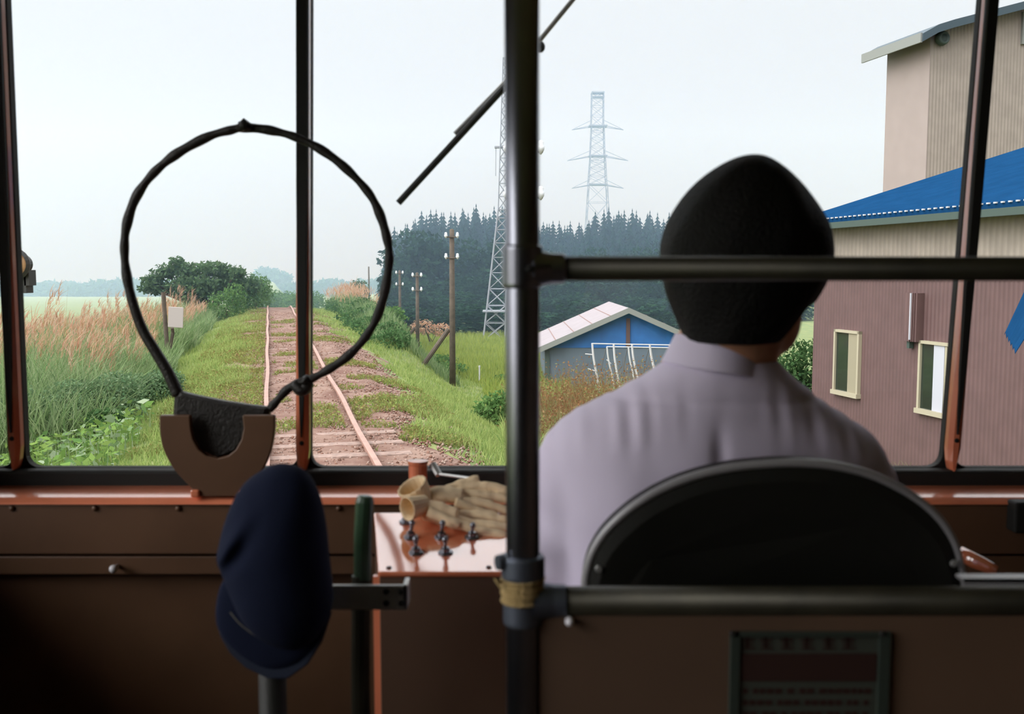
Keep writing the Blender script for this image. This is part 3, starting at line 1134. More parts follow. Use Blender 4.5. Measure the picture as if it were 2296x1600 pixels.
# ------------------------------------------------------------------ blue shed
Ysh = 33.0
zb = hz(3.8, Ysh) - .1
xl, xa_, xr = at(1223, 775, Ysh).x, at(1407, 700, Ysh).x, 0
xr = 2 * xa_ - xl
ze, za = at(1223, 778, Ysh).z, at(1407, 697, Ysh).z
dep = 6.0
r = thing('blue_shed', 'low blue shed with a pale gabled roof at the foot of the wood', 'shed', (xa_, Ysh, zb))
b = MB()
b.prism([(xl, Ysh, zb - .3), (xr, Ysh, zb - .3), (xr, Ysh, ze), (xl, Ysh, ze)], (0, dep, 0))
w_ = b.build('lower_wall', 'shed_grey', r)
b = MB()
b.prism([(xl, Ysh - .01, ze), (xr, Ysh - .01, ze), (xa_, Ysh - .01, za)], (0, dep + .02, 0))
b.build('gable', 'shed_blue', r)
sl_ = (za - ze) / (xa_ - xl)
for sg, nm in ((-1, 'roof_slope'), (1, 'roof_slope')):
    xe = xa_ + sg * (xa_ - xl + .28)
    zz_ = za - sl_ * (xa_ - xl + .28)
    b = MB()
    b.prism([(xa_, Ysh - .35, za + .02), (xe, Ysh - .35, zz_ + .02), (xe, Ysh - .35, zz_ + .12), (xa_, Ysh - .35, za + .12)], (0, dep + .7, 0))
    rs = b.build(nm, 'shed_roof', r)
    b = MB()
    for k in range(1, 5):
        t = k / 5
        b.span((xa_ + (xe - xa_) * t - .012, Ysh - .35, za + (zz_ - za) * t + .115), (xa_ + (xe - xa_) * t + .012, Ysh + dep + .3, za + (zz_ - za) * t + .135))
    b.build('roof_seam', 'seam', rs)
    b = MB()
    b.prism([(xa_, Ysh - .39, za - .06), (xe, Ysh - .39, zz_ - .06), (xe, Ysh - .39, zz_ + .13), (xa_, Ysh - .39, za + .13)], (0, .035, 0))
    b.build('bargeboard', 'fascia', r)
b = MB()
p0 = at(1408, 745, Ysh)
b.box((p0.x, Ysh - .03, p0.z), (.13, .05, .95))
b.build('gable_board', 'rust', r)
b = MB()
b.span((xl - .02, Ysh - .06, zb - .2), (xl + .14, Ysh, ze - .1))
b.build('corner_post', 'gutter', r)
b = MB()
b.span((xl, Ysh - .025, ze - .02), (xr, Ysh - .005, ze + .03))
b.build('batten', 'shed_blue', r)

# ------------------------------------------------------------------ white pipe frame in front of the shed
Yf = 30.0
p0 = at(1420, 900, Yf)
r = thing('pipe_frame', 'frame of bent white pipes standing among the weeds before the shed', 'pipe frame', (p0.x, Yf, hz(p0.x, Yf)))
def frame_leg(xt, yt, xb, yb, Yo, m, rad):
    a, c = at(xt, yt, Yo), at(xb, yb, Yo)
    mid = a.lerp(c, .4) + Vector((-.03, 0, .02))
    c2 = c + (c - a) * ((hz(c.x, Yo) - c.z - .05) / (c.z - a.z) if c.z < a.z else 0)
    b = MB()
    b.tube(smoothpoly([a, mid, c, c2], 4), rad, 6)
    b.build('leg', m, r)
for q in ((1328, 770, 1342, 862), (1376, 771, 1388, 862), (1417, 772, 1430, 850), (1457, 772, 1472, 850), (1502, 772, 1516, 850)):
    frame_leg(*q, Yf - .6, 'whitepipe', .034)
for q in ((1361, 777, 1374, 850), (1409, 777, 1422, 850), (1458, 777, 1474, 850)):
    frame_leg(*q, Yf + .9, 'whitepipe', .028)
for q in ((1360, 778, 1345, 860), (1408, 778, 1395, 860), (1456, 778, 1440, 860), (1500, 778, 1484, 860)):
    frame_leg(*q, Yf + 1.2, 'trunkgrey', .014)
for (a, c, Yo) in (((1326, 770), (1540, 774), Yf - .6), ((1360, 777), (1540, 780), Yf + .9)):
    b = MB()
    b.tube([at(*a, Yo), at(*c, Yo)], .02, 6)
    b.build('ridge_pipe', 'whitepipe', r)
for (a, c) in (((1312, 793), (1330, 795)), ((1318, 826), (1336, 832)), ((1360, 806), (1370, 815))):
    b = MB()
    b.tube([at(*a, Yf - .6), at(*c, Yf - .6)], .016, 5)
    b.build('stub_pipe', 'whitepipe', r)
p0 = at(1075, 823, 34)
b = MB()
b.lathe([(.025, 0), (.025, p0.z - hz(p0.x, 34) + .1), (.035, p0.z - hz(p0.x, 34) + .1), (.03, p0.z - hz(p0.x, 34) + .16)], (p0.x, 34, hz(p0.x, 34) - .1), n=8)
tag(b.build('marker_stake', 'whitepipe'), 'short white stake at the near edge of the rice field', 'stake')

# ------------------------------------------------------------------ mauve factory
FD = Vector((-.2334, .9724, 0))
FN = Vector((.9724, .2334, 0))
F0 = Vector((.3077 * 19.3, 19.3, 0))
ZB, ZE = -2.1, 3.05


def fp(s, t, z):
    """s along the wall towards the camera, t into the building"""
    return F0 - FD * s + FN * t + Vector((0, 0, z))


def fs_px(px):
    """s on the wall plane at a pixel column"""
    k = (px - 1148) / FPX
    Y = (F0.x - F0.y * (FD.x / FD.y)) / (k - FD.x / FD.y)
    return (F0.y - Y) / FD.y


def slab(b, s0, s1, t0, t1, z0, z1):
    b.loft([[fp(s0, t0, z0), fp(s1, t0, z0), fp(s1, t1, z0), fp(s0, t1, z0)], [fp(s0, t0, z1), fp(s1, t0, z1), fp(s1, t1, z1), fp(s0, t1, z1)]])


r = thing('factory_building', 'mauve and cream corrugated factory with a blue roof beside the line', 'building', tuple(fp(8, 4, ZB)))
zs = at(2000, 604, float(fp(fs_px(2000), 0, 0).y)).z
b = MB(); slab(b, 0, 21, 0, 10, ZB, zs); b.build('lower_wall', 'mauve', r)
b = MB(); slab(b, 0, 21, 0, 10, zs, ZE - .02); b.build('upper_wall', 'cream_long', r)
b = MB()
rt = lambda s, t, dz: fp(s, t, ZE + .02 + .3 * t + dz)
b.loft([[rt(-.35, -.35, 0), rt(21.3, -.35, 0), rt(21.3, 5.0, 0), rt(-.35, 5.0, 0)], [rt(-.35, -.35, .09), rt(21.3, -.35, .09), rt(21.3, 5.0, .09), rt(-.35, 5.0, .09)]])
b.loft([[rt(-.35, 5, 0), rt(21.3, 5, 0), fp(21.3, 10.3, ZE), fp(-.35, 10.3, ZE)], [rt(-.35, 5, .09), rt(21.3, 5, .09), fp(21.3, 10.3, ZE + .09), fp(-.35, 10.3, ZE + .09)]])
rf = b.build('roof', 'blue_roof', r)
b = MB()
s_ = -.3
while s_ < 14:
    c_ = rt(s_, -.36, .085)
    b.box(c_, (.04, .05, .022), rotz(.2356))
    s_ += .145
e_ = b.build('corrugation_end', 'whitepipe', rf)
e_['label'] = 'white dotted edge of the blue sheets'
b = MB(); slab(b, -.35, 21.2, -.46, -.33, ZE - .2, ZE - .09); b.build('gutter', 'gutter', r)
b = MB(); slab(b, -.05, 21, -.03, .01, zs - .05, zs + .03); b.build('band', 'mauve', r)


def fwin(pxl, w_, yt, yb, mode, name='window'):
    s0 = fs_px(pxl)
    Y0 = float(fp(s0, 0, 0).y)
    z1, z0 = at(pxl, yt, Y0).z, at(pxl, yb, Y0).z
    s1 = s0 + w_
    b = MB()
    fw = .05
    slab(b, s0, s1, -.07, .02, z1 - fw, z1)
    slab(b, s0 - .02, s1 + .02, -.1, .02, z0, z0 + fw * 1.6)
    slab(b, s0, s0 + fw, -.07, .02, z0, z1)
    slab(b, s1 - fw, s1, -.07, .02, z0, z1)
    f_ = b.build(name, 'winframe', r)
    b = MB(); slab(b, s0 + .02, s1 - .02, -.03, .0, z0 + .02, z1 - .02); b.build('pane', 'dkglass', f_)
    if mode == 0:
        b = MB(); slab(b, s0 + w_ * .56, s1 - fw, -.045, -.03, z0 + fw, z1 - fw); b.build('blind', 'blind', f_)
    else:
        b = MB(); slab(b, s0 + w_ * .42, s0 + w_ * .72, -.045, -.03, z0 + fw, z1 - fw); b.build('curtain', 'curtain', f_)
        b = MB(); slab(b, s0 + w_ * .74, s0 + w_ * .8, -.05, -.03, z0 + fw, z1 - fw); b.build('sash', 'winframe', f_)


fwin(1878, .82, 737, 881, 0)
fwin(2070, .86, 762, 924, 1)
fwin(2330, .86, 790, 975, 1)
sa, sb = fs_px(2043), fs_px(2072)
zt_, zb_ = at(2043, 656, float(fp(sa, 0, 0).y)).z, at(2043, 763, float(fp(sa, 0, 0).y)).z
b = MB(); slab(b, sa, sb, -.14, 0, zb_, zt_)
for k in (.55, .7, .85):
    slab(b, sa + (sb - sa) * k, sa + (sb - sa) * (k + .05), -.165, -.13, zb_, zt_)
b.build('wall_duct', 'mauve', r)
b = MB(); slab(b, sa + (sb - sa) * .6, sa + (sb - sa) * .68, -.18, -.14, zb_ + .03, zt_); b.build('conduit', 'curtain', r)
b = MB(); slab(b, sa + .05, sa + .12, -.1, -.02, zb_ - .12, zb_); b.build('duct_outlet', 'gutter', r)
# blue sheet porch roof sticking out of the wall at the right edge
r2 = thing('porch_roof', 'corner of a small blue sheet metal porch roof at the right edge', 'roof', tuple(fp(fs_px(2330), -.4, .3)))
Yc = 12.6
p1, p2, p3, p4 = at(2252, 748, Yc), at(2340, 560, Yc), at(2340, 690, Yc - .9), at(2276, 790, Yc - .9)
b = MB()
nst = 5
row = []
for k in range(nst * 2 + 1):
    t = k / (nst * 2)
    lo, hi = p1.lerp(p4, t), p2.lerp(p3, t)
    o_ = Vector((.0, 0, .035 if k % 2 else -.02))
    row.append((lo + o_, hi + o_))
for (l0, h0), (l1, h1) in zip(row[:-1], row[1:]):
    th = Vector((.0, 0, .02))
    b.loft([[l0, h0, h1, l1], [l0 + th, h0 + th, h1 + th, l1 + th]])
b.build('sheet', 'blue_roof', r2)
b = MB()
b.tube([p2.lerp(p3, .2) + Vector((0, 0, -.03)), fp(fs_px(2400), .05, p2.z - .1)], .02, 6)
b.tube([p2.lerp(p3, .8) + Vector((0, 0, -.03)), fp(fs_px(2480), .05, p3.z - .1)], .02, 6)
b.build('bracket', 'gutter', r2)

# ------------------------------------------------------------------ cream tower block behind
T0 = Vector((.417 * 26, 26, 0))


def tp_(s, t, z):
    """s back along the line, t to the right"""
    return T0 + FD * s + FN * t + Vector((0, 0, z))


r = thing('tower_block', 'tall cream corrugated block rising behind the blue roof', 'building', tuple(tp_(1, 3, ZB)))
ZT, SL = 8.28, .28
b = MB()
front = [tp_(0, 0, ZB), tp_(0, 9, ZB), tp_(0, 9, ZT + SL * 4.5 - SL * 4.5), tp_(0, 4.5, ZT + SL * 4.5), tp_(0, 0, ZT)]
b.prism(front, FD * 1.85)
b.build('wall', 'cream', r)
b = MB()
b.loft([[tp_(-.0, -.02, ZB), tp_(1.85, -.02, ZB), tp_(1.85, -.02, ZT), tp_(0, -.02, ZT)], [tp_(-.0, .0, ZB), tp_(1.85, .0, ZB), tp_(1.85, .0, ZT), tp_(0, .0, ZT)]])
b.build('side_wall', 'cream_side', r)
b = MB()
zz = lambda t, d: ZT + SL * (t if t < 4.5 else 9 - t) + d - .02
prof_ = [(-.55, -.14), (-.1, -.02), (.35, 0), (4.5, 0)]
for (ta, da), (tb_, db) in zip(prof_[:-1], prof_[1:]):
    b.loft([[tp_(-.4, ta, zz(ta, da)), tp_(2.2, ta, zz(ta, da)), tp_(2.2, tb_, zz(tb_, db)), tp_(-.4, tb_, zz(tb_, db))],
            [tp_(-.4, ta, zz(ta, da + .1)), tp_(2.2, ta, zz(ta, da + .1)), tp_(2.2, tb_, zz(tb_, db + .1)), tp_(-.4, tb_, zz(tb_, db + .1))]])
b.loft([[tp_(-.4, 4.5, zz(4.5, 0)), tp_(2.2, 4.5, zz(4.5, 0)), tp_(2.2, 9.5, zz(9.5, 0)), tp_(-.4, 9.5, zz(9.5, 0))],
        [tp_(-.4, 4.5, zz(4.5, .1)), tp_(2.2, 4.5, zz(4.5, .1)), tp_(2.2, 9.5, zz(9.5, .1)), tp_(-.4, 9.5, zz(9.5, .1))]])
b.build('roof', 'dkroof', r)
b = MB()
for (ta, da), (tb_, db) in zip(prof_[:-1], prof_[1:]):
    b.loft([[tp_(-.44, ta, zz(ta, da - .1)), tp_(-.4, ta, zz(ta, da - .1)), tp_(-.4, tb_, zz(tb_, db - .1)), tp_(-.44, tb_, zz(tb_, db - .1))],
            [tp_(-.44, ta, zz(ta, da + .1)), tp_(-.4, ta, zz(ta, da + .1)), tp_(-.4, tb_, zz(tb_, db + .1)), tp_(-.44, tb_, zz(tb_, db + .1))]])
b.build('fascia', 'dkroof', r)
b = MB()
b.loft([[tp_(-.4, -.6, zz(-.55, -.26)), tp_(2.2, -.6, zz(-.55, -.26)), tp_(2.2, -.55, zz(-.55, -.26)), tp_(-.4, -.55, zz(-.55, -.26))], [tp_(-.4, -.6, zz(-.55, -.02)), tp_(2.2, -.6, zz(-.55, -.02)), tp_(2.2, -.55, zz(-.55, -.02)), tp_(-.4, -.55, zz(-.55, -.02))]])
b.build('eave_board', 'fascia', r)
b = MB()
b.loft([[tp_(-.02, 0, 3.75), tp_(1.87, 0, 3.75), tp_(1.87, -.05, 3.75), tp_(-.02, -.05, 3.75)], [tp_(-.02, 0, 3.83), tp_(1.87, 0, 3.83), tp_(1.87, -.05, 3.83), tp_(-.02, -.05, 3.83)]])
b.build('seam', 'fascia', r)
b = MB()
b.loft([[tp_(-.07, 2.7, 8.05), tp_(-.07, 3.9, 8.05), tp_(.02, 3.9, 8.05), tp_(.02, 2.7, 8.05)], [tp_(-.07, 2.7, 8.88), tp_(-.07, 3.9, 8.88), tp_(.02, 3.9, 8.88), tp_(.02, 2.7, 8.88)]])
f_ = b.build('window', 'fascia', r)
b = MB()
b.loft([[tp_(-.1, 2.76, 8.3), tp_(-.1, 3.84, 8.3), tp_(-.06, 3.84, 8.3), tp_(-.06, 2.76, 8.3)], [tp_(-.1, 2.76, 8.84), tp_(-.1, 3.84, 8.84), tp_(-.06, 3.84, 8.84), tp_(-.06, 2.76, 8.84)]])
b.build('pane', 'dkglass', f_)
c_ = tp_(-.05, .24, 8.05)
b = MB()
b.lathe([(.17, 0), (.19, .04), (.17, .14), (.12, .2), (.1, .12), (.02, .1)], c_, -FD, 20)
b.build('vent_hood', 'gutter', r, smooth=True)

# ------------------------------------------------------------------ trackside sign and signal
Ys_ = 24.0
pa, pb2 = at(366, 655, Ys_), at(376, 800, Ys_)
r = thing('trackside_sign', 'leaning timber post with a faded square signboard in the reeds', 'sign', (pb2.x, Ys_, hz(pb2.x, Ys_)))
b = MB(); b.tube([pb2 + (pb2 - pa) * .35, pb2, pa], .055, 8); b.build('post', 'timber', r)
b = MB()
c_ = at(394, 711, Ys_ - .1)
b.box(c_, (.37, .02, .5), Matrix.Rotation(.06, 3, 'Y'))
b.build('signboard', 'signboard', r, bevel=.01)
b = MB(); b.tube([at(378, 800, Ys_ + .05), at(388, 745, Ys_ + .05), at(386, 735, Ys_)], .04, 7); b.build('prop', 'timber', r)

Yg = 6.0
pc = at(34, 592, Yg)
r = thing('signal_lamp', 'round amber lamp in a black hood on a white post at the left edge', 'signal', (pc.x, Yg, hz(pc.x, Yg)))
b = MB()
b.lathe([(.055, 0), (.055, .05), (.042, .08), (.042, 2.0)], (pc.x - .01, Yg + .02, hz(pc.x, Yg) - .05), n=14)
zt_ = at(30, 655, Yg).z - hz(pc.x, Yg)
b = MB(); b.lathe([(.05, -.1), (.042, .05), (.042, zt_)], (pc.x - .02, Yg + .02, hz(pc.x, Yg)), n=14); b.build('post', 'postwhite', r, smooth=True)
b = MB()
b.lathe([(.06, .02), (.06, -.06), (.095, -.08), (.1, -.1), (.08, -.11), (.08, -.07)], pc + Vector((0, .08, 0)), (0, 1, 0), 24)
b.span((pc.x - .065, Yg, at(34, 657, Yg).z), (pc.x + .06, Yg + .09, at(34, 610, Yg).z))
b.span((pc.x + .05, Yg, at(34, 640, Yg).z), (pc.x + .08, Yg + .09, at(34, 605, Yg).z))
b.build('hood', 'black_metal', r, smooth=False)
b = MB(); b.lathe([(.078, -.02), (.07, -.03), (.04, -.04), (.001, -.045)], pc + Vector((0, .03, 0)), (0, 1, 0), 24); b.build('lens', 'amber', r, smooth=True)

# ------------------------------------------------------------------ haze over the land
hm = bpy.data.materials.new('haze')
hm.use_nodes = True
t = hm.node_tree
t.nodes.clear()
o_ = t.nodes.new('ShaderNodeOutputMaterial')
vs_ = t.nodes.new('ShaderNodeVolumeScatter')
vs_.inputs['Color'].default_value = (.48, .66, .90, 1)
vs_.inputs['Density'].default_value = .0027
vs_.inputs['Anisotropy'].default_value = .5
t.links.new(vs_.outputs[0], o_.inputs['Volume'])
b = MB()
b.span((-420, 28, -30), (420, 500, 70))
h_ = b.build('haze', hm)
tag(h_, 'thin blue summer haze lying over the distant land', 'haze', kind='stuff')
# ================================================================== RAILCAR INTERIOR
XL, XR, YB, YW = -1.15, 1.42, -4.2, 1.90
ZF, ZC = .9, 3.0
zsill = at(1148, 1045, YW).z
zled = at(1148, 1117, 1.755).z

b = MB(); b.span((XL - .05, YB - .05, ZF - .06), (XR + .05, YW + .05, ZF)); struct(b.build('floor', 'floor'))
b = MB(); b.span((XL - .05, YB - .05, ZC), (XR + .05, YW + .05, ZC + .05)); struct(b.build('ceiling', 'ceiling'))
b = MB(); b.span((XL - .05, YB - .05, ZF), (XR + .05, YB, ZC)); struct(b.build('wall_back', 'wall'))


def sidewall(name, x0, x1, holes, z0, z1):
    b = MB()
    b.span((x0, YB, ZF), (x1, YW + .05, z0))
    b.span((x0, YB, z1), (x1, YW + .05, ZC))
    y = YB
    for a, c in holes:
        b.span((x0, y, z0), (x1, a, z1))
        y = c
    b.span((x0, y, z0), (x1, YW + .05, z1))
    struct(b.build(name, 'wall'))


WN = [4]


def sideglass(x, holes, z0, z1, inx):
    for a, c in holes:
        WN[0] += 1
        b = MB(); b.span((x - .003, a, z0), (x + .003, c, z1))
        gl = struct(b.build('window_%d' % WN[0], 'glass'))
        b = MB()
        for (p, q) in (((a, z0), (c, z0 + .03)), ((a, z1 - .03), (c, z1)), ((a, z0), (a + .03, z1)), ((c - .03, z0), (c, z1))):
            b.span((x - .02, p[0], p[1]), (x + .02, q[0], q[1]))
        b.build('window_frame', 'rubber', gl)


HL = [(-2.9, -2.1), (-1.95, -1.15), (-1.0, -.2), (-.06, .98), (1.15, 1.70)]
HR = [(-2.9, -2.1), (-1.95, -1.15)]
sidewall('wall_left', XL - .04, XL, HL, 1.6, 2.76)
sidewall('wall_right', XR, XR + .04, HR, 1.78, 2.72)
sideglass(XL - .02, HL, 1.6, 2.76, 1)
sideglass(XR + .02, HR, 1.78, 2.72, -1)

# front wall below and above the windscreen
b = MB()
b.span((XL, 1.80, ZF), (XR, YW + .03, zled - .02))
b.span((XL, YW - .02, 2.74), (XR, YW + .03, ZC))
struct(b.build('wall_front', 'brown_panel'))

# ---- windscreen panes, rubber seals and mullions
ztop = 2.74
def mull(xt, xb):
    t_, b_ = at(xt, 0, YW), at(xb, 1045, YW)
    k = (t_.x - b_.x) / (t_.z - b_.z)
    return lambda z: b_.x + k * (z - b_.z)


m1, m2, m3 = mull(6, 50), mull(686, 685), mull(2207, 2121)
edges = [lambda z: XL, m1, m2, m3, lambda z: XR]


def roundpoly(pts, r, n=6):
    out_ = []
    m = len(pts)
    for i in range(m):
        p, a, c = pts[i], pts[i - 1], pts[(i + 1) % m]
        ua, uc = (a - p).normalized(), (c - p).normalized()
        for k in range(n + 1):
            t_ = k / n
            A, B_ = p + ua * r * (1 - t_), p + uc * r * t_
            out_.append((p + ua * r).lerp(p, t_).lerp(p.lerp(p + uc * r, t_), t_))
    return out_


for i in range(4):
    e0, e1 = edges[i], edges[i + 1]
    zb0 = zsill - .012
    outer = [Vector((e0(zb0), YW, zb0)), Vector((e1(zb0), YW, zb0)), Vector((e1(ztop), YW, ztop)), Vector((e0(ztop), YW, ztop))]
    ins = .0125
    inner = [Vector((e0(zsill) + ins, YW, zsill)), Vector((e1(zsill) - ins, YW, zsill)), Vector((e1(ztop) - ins, YW, ztop - .02)), Vector((e0(ztop) + ins, YW, ztop - .02))]
    b = MB()
    b.prism([p + Vector((0, .004, 0)) for p in outer], (0, .005, 0))
    gl = struct(b.build('window_%d' % (i + 1), 'glass'))
    ro, ri = roundpoly(outer, .001), roundpoly(inner, .03)
    b = MB()
    d0, d1 = Vector((0, -.010, 0)), Vector((0, .008, 0))
    b.loft([[p + d0 for p in ro], [p + d0 for p in ri], [p + d1 for p in ri], [p + d1 for p in ro], [p + d0 for p in ro]], cap=False)
    b.build('rubber_seal', 'rubber', gl)

for j, (mf, ytip, lab) in enumerate(((m1, 1052, 'left'), (m2, 1062, 'middle'), (m3, 1056, 'right'))):
    ztip = at(1148, ytip, YW - .03).z
    b = MB()
    zs_ = [ztip, ztip + .006, ztip + .02, ztip + .045, ztip + .09, 2.2, ztop]
    ws_ = [.003, .007, .0105, .0135, .0135, .0125, .0120]
    rings = []
    for z, w_ in zip(zs_, ws_):
        x = mf(max(z, zsill))
        y0 = YW - .016
        rings.append([Vector((x - w_, y0, z)), Vector((x - w_ * .95, y0 - .012, z)), Vector((x - w_ * .4, y0 - .02, z)), Vector((x + w_ * .4, y0 - .02, z)), Vector((x + w_ * .95, y0 - .012, z)), Vector((x + w_, y0, z))])
    b.loft(rings)
    mo = struct(b.build('trim_%d' % (j + 1), 'orange', smooth=False), 'orange painted mullion cover strip on the ' + lab + ' windscreen post')
    b = MB()
    zsc = at(1148, ytip - 70, YW - .03).z
    b.lathe([(.0045, 0), (.004, .002), (.001, .003)], (mf(zsc), YW - .036, zsc), (0, -1, 0), 10)
    b.build('screw', 'rubber', mo)
    b = MB()
    rings = []
    for z, w_ in ((at(1148, ytip - 84, YW - .03).z, .0012), (at(1148, ytip - 140, YW - .03).z, .004), (at(1148, ytip - 230, YW - .03).z, .0068), (at(1148, ytip - 400, YW - .03).z, .0092), (2.25, .0108), (ztop, .0116)):
        x, y0 = mf(z), YW - .0355
        rings.append([Vector((x - w_, y0, z)), Vector((x - w_ * .8, y0 - .005, z)), Vector((x + w_ * .8, y0 - .005, z)), Vector((x + w_, y0, z)), Vector((x + w_, y0 + .014, z)), Vector((x - w_, y0 + .014, z))])
    b.loft(rings)
    b.build('rubber_strip', 'rubber', mo)

# sill and ledge
z95 = at(1148, 1095, 1.885).z
b = MB(); b.span((XL, 1.862, z95), (XR, 1.9, zsill - .001)); struct(b.build('trim_4', 'rubber', bevel=.006), 'black rubber sill under the windscreen')
b = MB()
nose = [(1.9, zled - .014), (1.9, zled), (1.80, zled), (1.788, zled - .0008), (1.777, zled - .003), (1.769, zled - .0065), (1.764, zled - .010), (1.762, zled - .013), (1.766, zled - .014)]
b.loft([[Vector((x_, y_, z_)) for y_, z_ in nose] for x_ in (XL, XR)])
struct(b.build('trim_5', 'orange'), 'orange painted ledge below the windscreen')
b = MB(); b.span((XL, 1.85, zled), (XR, 1.9, z95 + .002))
struct(b.build('trim_8', 'ledge_shade'), 'back strip of the ledge below the rubber sill, shade painted in as dark red')
zA, zB_, zC_ = at(1148, 1242, 1.77).z, at(1148, 1248, 1.77).z, at(1148, 1288, 1.775).z
b = MB(); b.span((XL, 1.768, zA), (XR, 1.80, zled - .0145))
tr = struct(b.build('trim_6', 'brown_panel', bevel=.003), 'upper board of the dashboard with a row of rivets')
for px in (27, 213, 400, 620, 760, 1050):
    p = at(px, 1139, 1.768)
    b = MB(); b.lathe([(.006, 0), (.005, .003), (.002, .005)], p, (0, -1, 0), 10); b.build('rivet', 'brown_panel', tr, smooth=True)
b = MB(); b.span((XL, 1.774, zC_), (XR, 1.80, zB_)); struct(b.build('trim_7', 'brown_panel', bevel=.003), 'narrow lower board of the dashboard')
p = at(264, 1268, 1.774)
b = MB(); b.lathe([(.004, 0), (.004, .012), (.007, .015), (.008, .021), (.005, .026), (.001, .027)], p, (0, -1, 0), 14)
tag(b.build('pull_knob', 'white_plastic', smooth=True), 'small pale knob on the dark dashboard at the left', 'knob')

# ---- outside wiper
Yw = 1.945
r = thing('windscreen_wiper', 'black windscreen wiper slanting across the outside of the glass', 'wiper', tuple(at(1215, 103, Yw)))
b = MB()
pa, pb_ = at(893, 455, Yw), at(1150, 175, Yw)
b.tube([pa, pb_], .0065, 8, flat=1.3)
b.build('blade', 'rubber', r)
b = MB(); b.tube([at(1020, 300, Yw + .012), at(1130, 190, Yw + .02), at(1210, 90, Yw + .02), at(1290, -8, Yw + .02), at(1360, -95, Yw + .02), at(1420, -175, Yw + .02)], [.005, .007, .005, .005, .006, .008], 8)
b.tube([at(1420, -175, Yw + .035), at(1420, -175, 1.925)], .011, 12); b.build('arm', 'chrome_dull', r)
b = MB(); b.ball(at(1212, 105, Yw), (.009, .01, .011)); b.build('pivot_nut', 'rubber', r)

# ---- token hoop in its holder
Yh = 1.80
hoop = [(400, 886), (375, 832), (345, 782), (318, 735), (296, 672), (283, 610), (279, 555), (284, 505), (302, 448), (332, 402), (368, 366), (410, 336), (470, 305), (520, 291), (548, 286), (600, 291), (650, 303), (700, 324), (750, 356), (796, 397), (832, 440), (854, 486), (868, 535), (873, 575), (868, 625), (856, 680), (836, 730), (806, 772), (770, 806), (730, 832), (700, 848), (672, 858), (645, 872), (622, 897), (604, 918)]
r = thing('token_carrier', 'black leather bound hoop with a pouch, standing in an orange holder', 'hoop', tuple(at(487, 1030, Yh)))
pts = smoothpoly([at(x, y, Yh) for x, y in hoop], 5)
rad = [.0082 + .0008 * math.sin(i * 1.1) + .0006 * math.sin(i * .37) for i in range(len(pts))]
for i in range(22):
    rad[i] = .0112 - .00013 * i
b = MB(); b.tube(pts, rad, 10); b.build('hoop', 'leather', r, smooth=True)
b = MB()
b.tube([at(538, 288, Yh - .004), at(548, 278, Yh - .012), at(562, 287, Yh - .004)], [.009, .011, .008], 8)
b.tube([at(542, 272, Yh), at(548, 290, Yh)], .0075, 8)
b.build('top_knot', 'leather', r, smooth=True)
b = MB()
b.tube(smoothpoly([at(660, 860, Yh), at(676, 876, Yh - .005), at(690, 862, Yh), at(680, 848, Yh - .004)], 4), .011, 8)
b.ball(at(680, 872, Yh), (.012, .01, .013))
b.build('lower_knot', 'leather', r, smooth=True)
pouch = [(389, 884), (400, 878), (440, 888), (500, 900), (560, 909), (604, 914), (600, 940), (560, 960), (548, 985), (530, 1014), (487, 1032), (445, 1014), (426, 985), (420, 950), (386, 934)]
pp = [at(x, y, Yh - .012) for x, y in pouch]
b = MB()
cen = sum(pp, Vector()) / len(pp)
rg = []
for s_, d_ in ((.9, 0), (1, .006), (1, .020), (.9, .026)):
    rg.append([cen + (p - cen) * s_ + Vector((0, d_, 0)) for p in pp])
b.loft(rg)
b.build('pouch', 'leather', r, smooth=False)
# holder
Yu = 1.766
outer = [(357, 931), (357, 960), (361, 990), (372, 1022), (392, 1055), (420, 1085), (446, 1106), (536, 1106), (560, 1088), (585, 1058), (602, 1025), (611, 990), (615, 960), (615, 931)]
inner = [(543, 931), (546, 960), (541, 985), (528, 1008), (510, 1022), (487, 1028), (463, 1022), (445, 1008), (432, 985), (427, 960), (425, 931)]
b = MB()
oc = [at(x, y, Yu) for x, y in outer]
ic = [at(x, y, Yu) for x, y in inner]
zbase = zled + .001
oc = [Vector((p.x, p.y, max(p.z, zbase))) for p in oc]
oc = smoothpoly(oc[1:6], 3)
oc = [at(357, 931, Yu)] + oc + [Vector((at(446, 1106, Yu).x, Yu, zbase)), Vector((at(536, 1106, Yu).x, Yu, zbase))] + smoothpoly([at(x, y, Yu) for x, y in outer[8:13]], 3) + [at(615, 931, Yu)]
b.prism(oc + ic, (0, .014, 0))
r = thing('token_holder', 'orange U shaped holder standing on the ledge in front of the window', 'holder', tuple(at(487, 1106, Yu)))
b.build('plate', 'brown_panel', r, bevel=.002)
for px in (438, 545):
    q = at(px, 1106, Yu)
    b = MB(); b.span((q.x - .008, Yu - .005, zled), (q.x + .008, Yu + .03, zled + .014)); b.build('foot', 'orange', r, bevel=.003)
b = MB(); b.span((at(420, 931, Yu).x, Yu + .04, zled), (at(555, 931, Yu).x, Yu + .05, zled + .07)); b.build('back_plate', 'brown_panel', r)

# ---- stub post and stick by the windscreen
q = at(938, 1095, 1.82)
b = MB(); b.lathe([(.0175, 0), (.0175, .05), (.019, .052), (.019, .058), (.006, .06)], (q.x, 1.815, zled), n=20)
tag(b.build('stub_post', 'orange', smooth=False), 'short orange round stub standing on the ledge behind the gloves', 'post')
b = MB(); b.tube([at(982, 1062, 1.80), at(1072, 1074, 1.74)], .003, 8); b.tube([at(970, 1040, 1.815), at(984, 1064, 1.80)], .007, 8)
tag(b.build('thin_rod', 'chrome_dull'), 'thin dark rod lying along the ledge behind the gloves', 'rod')

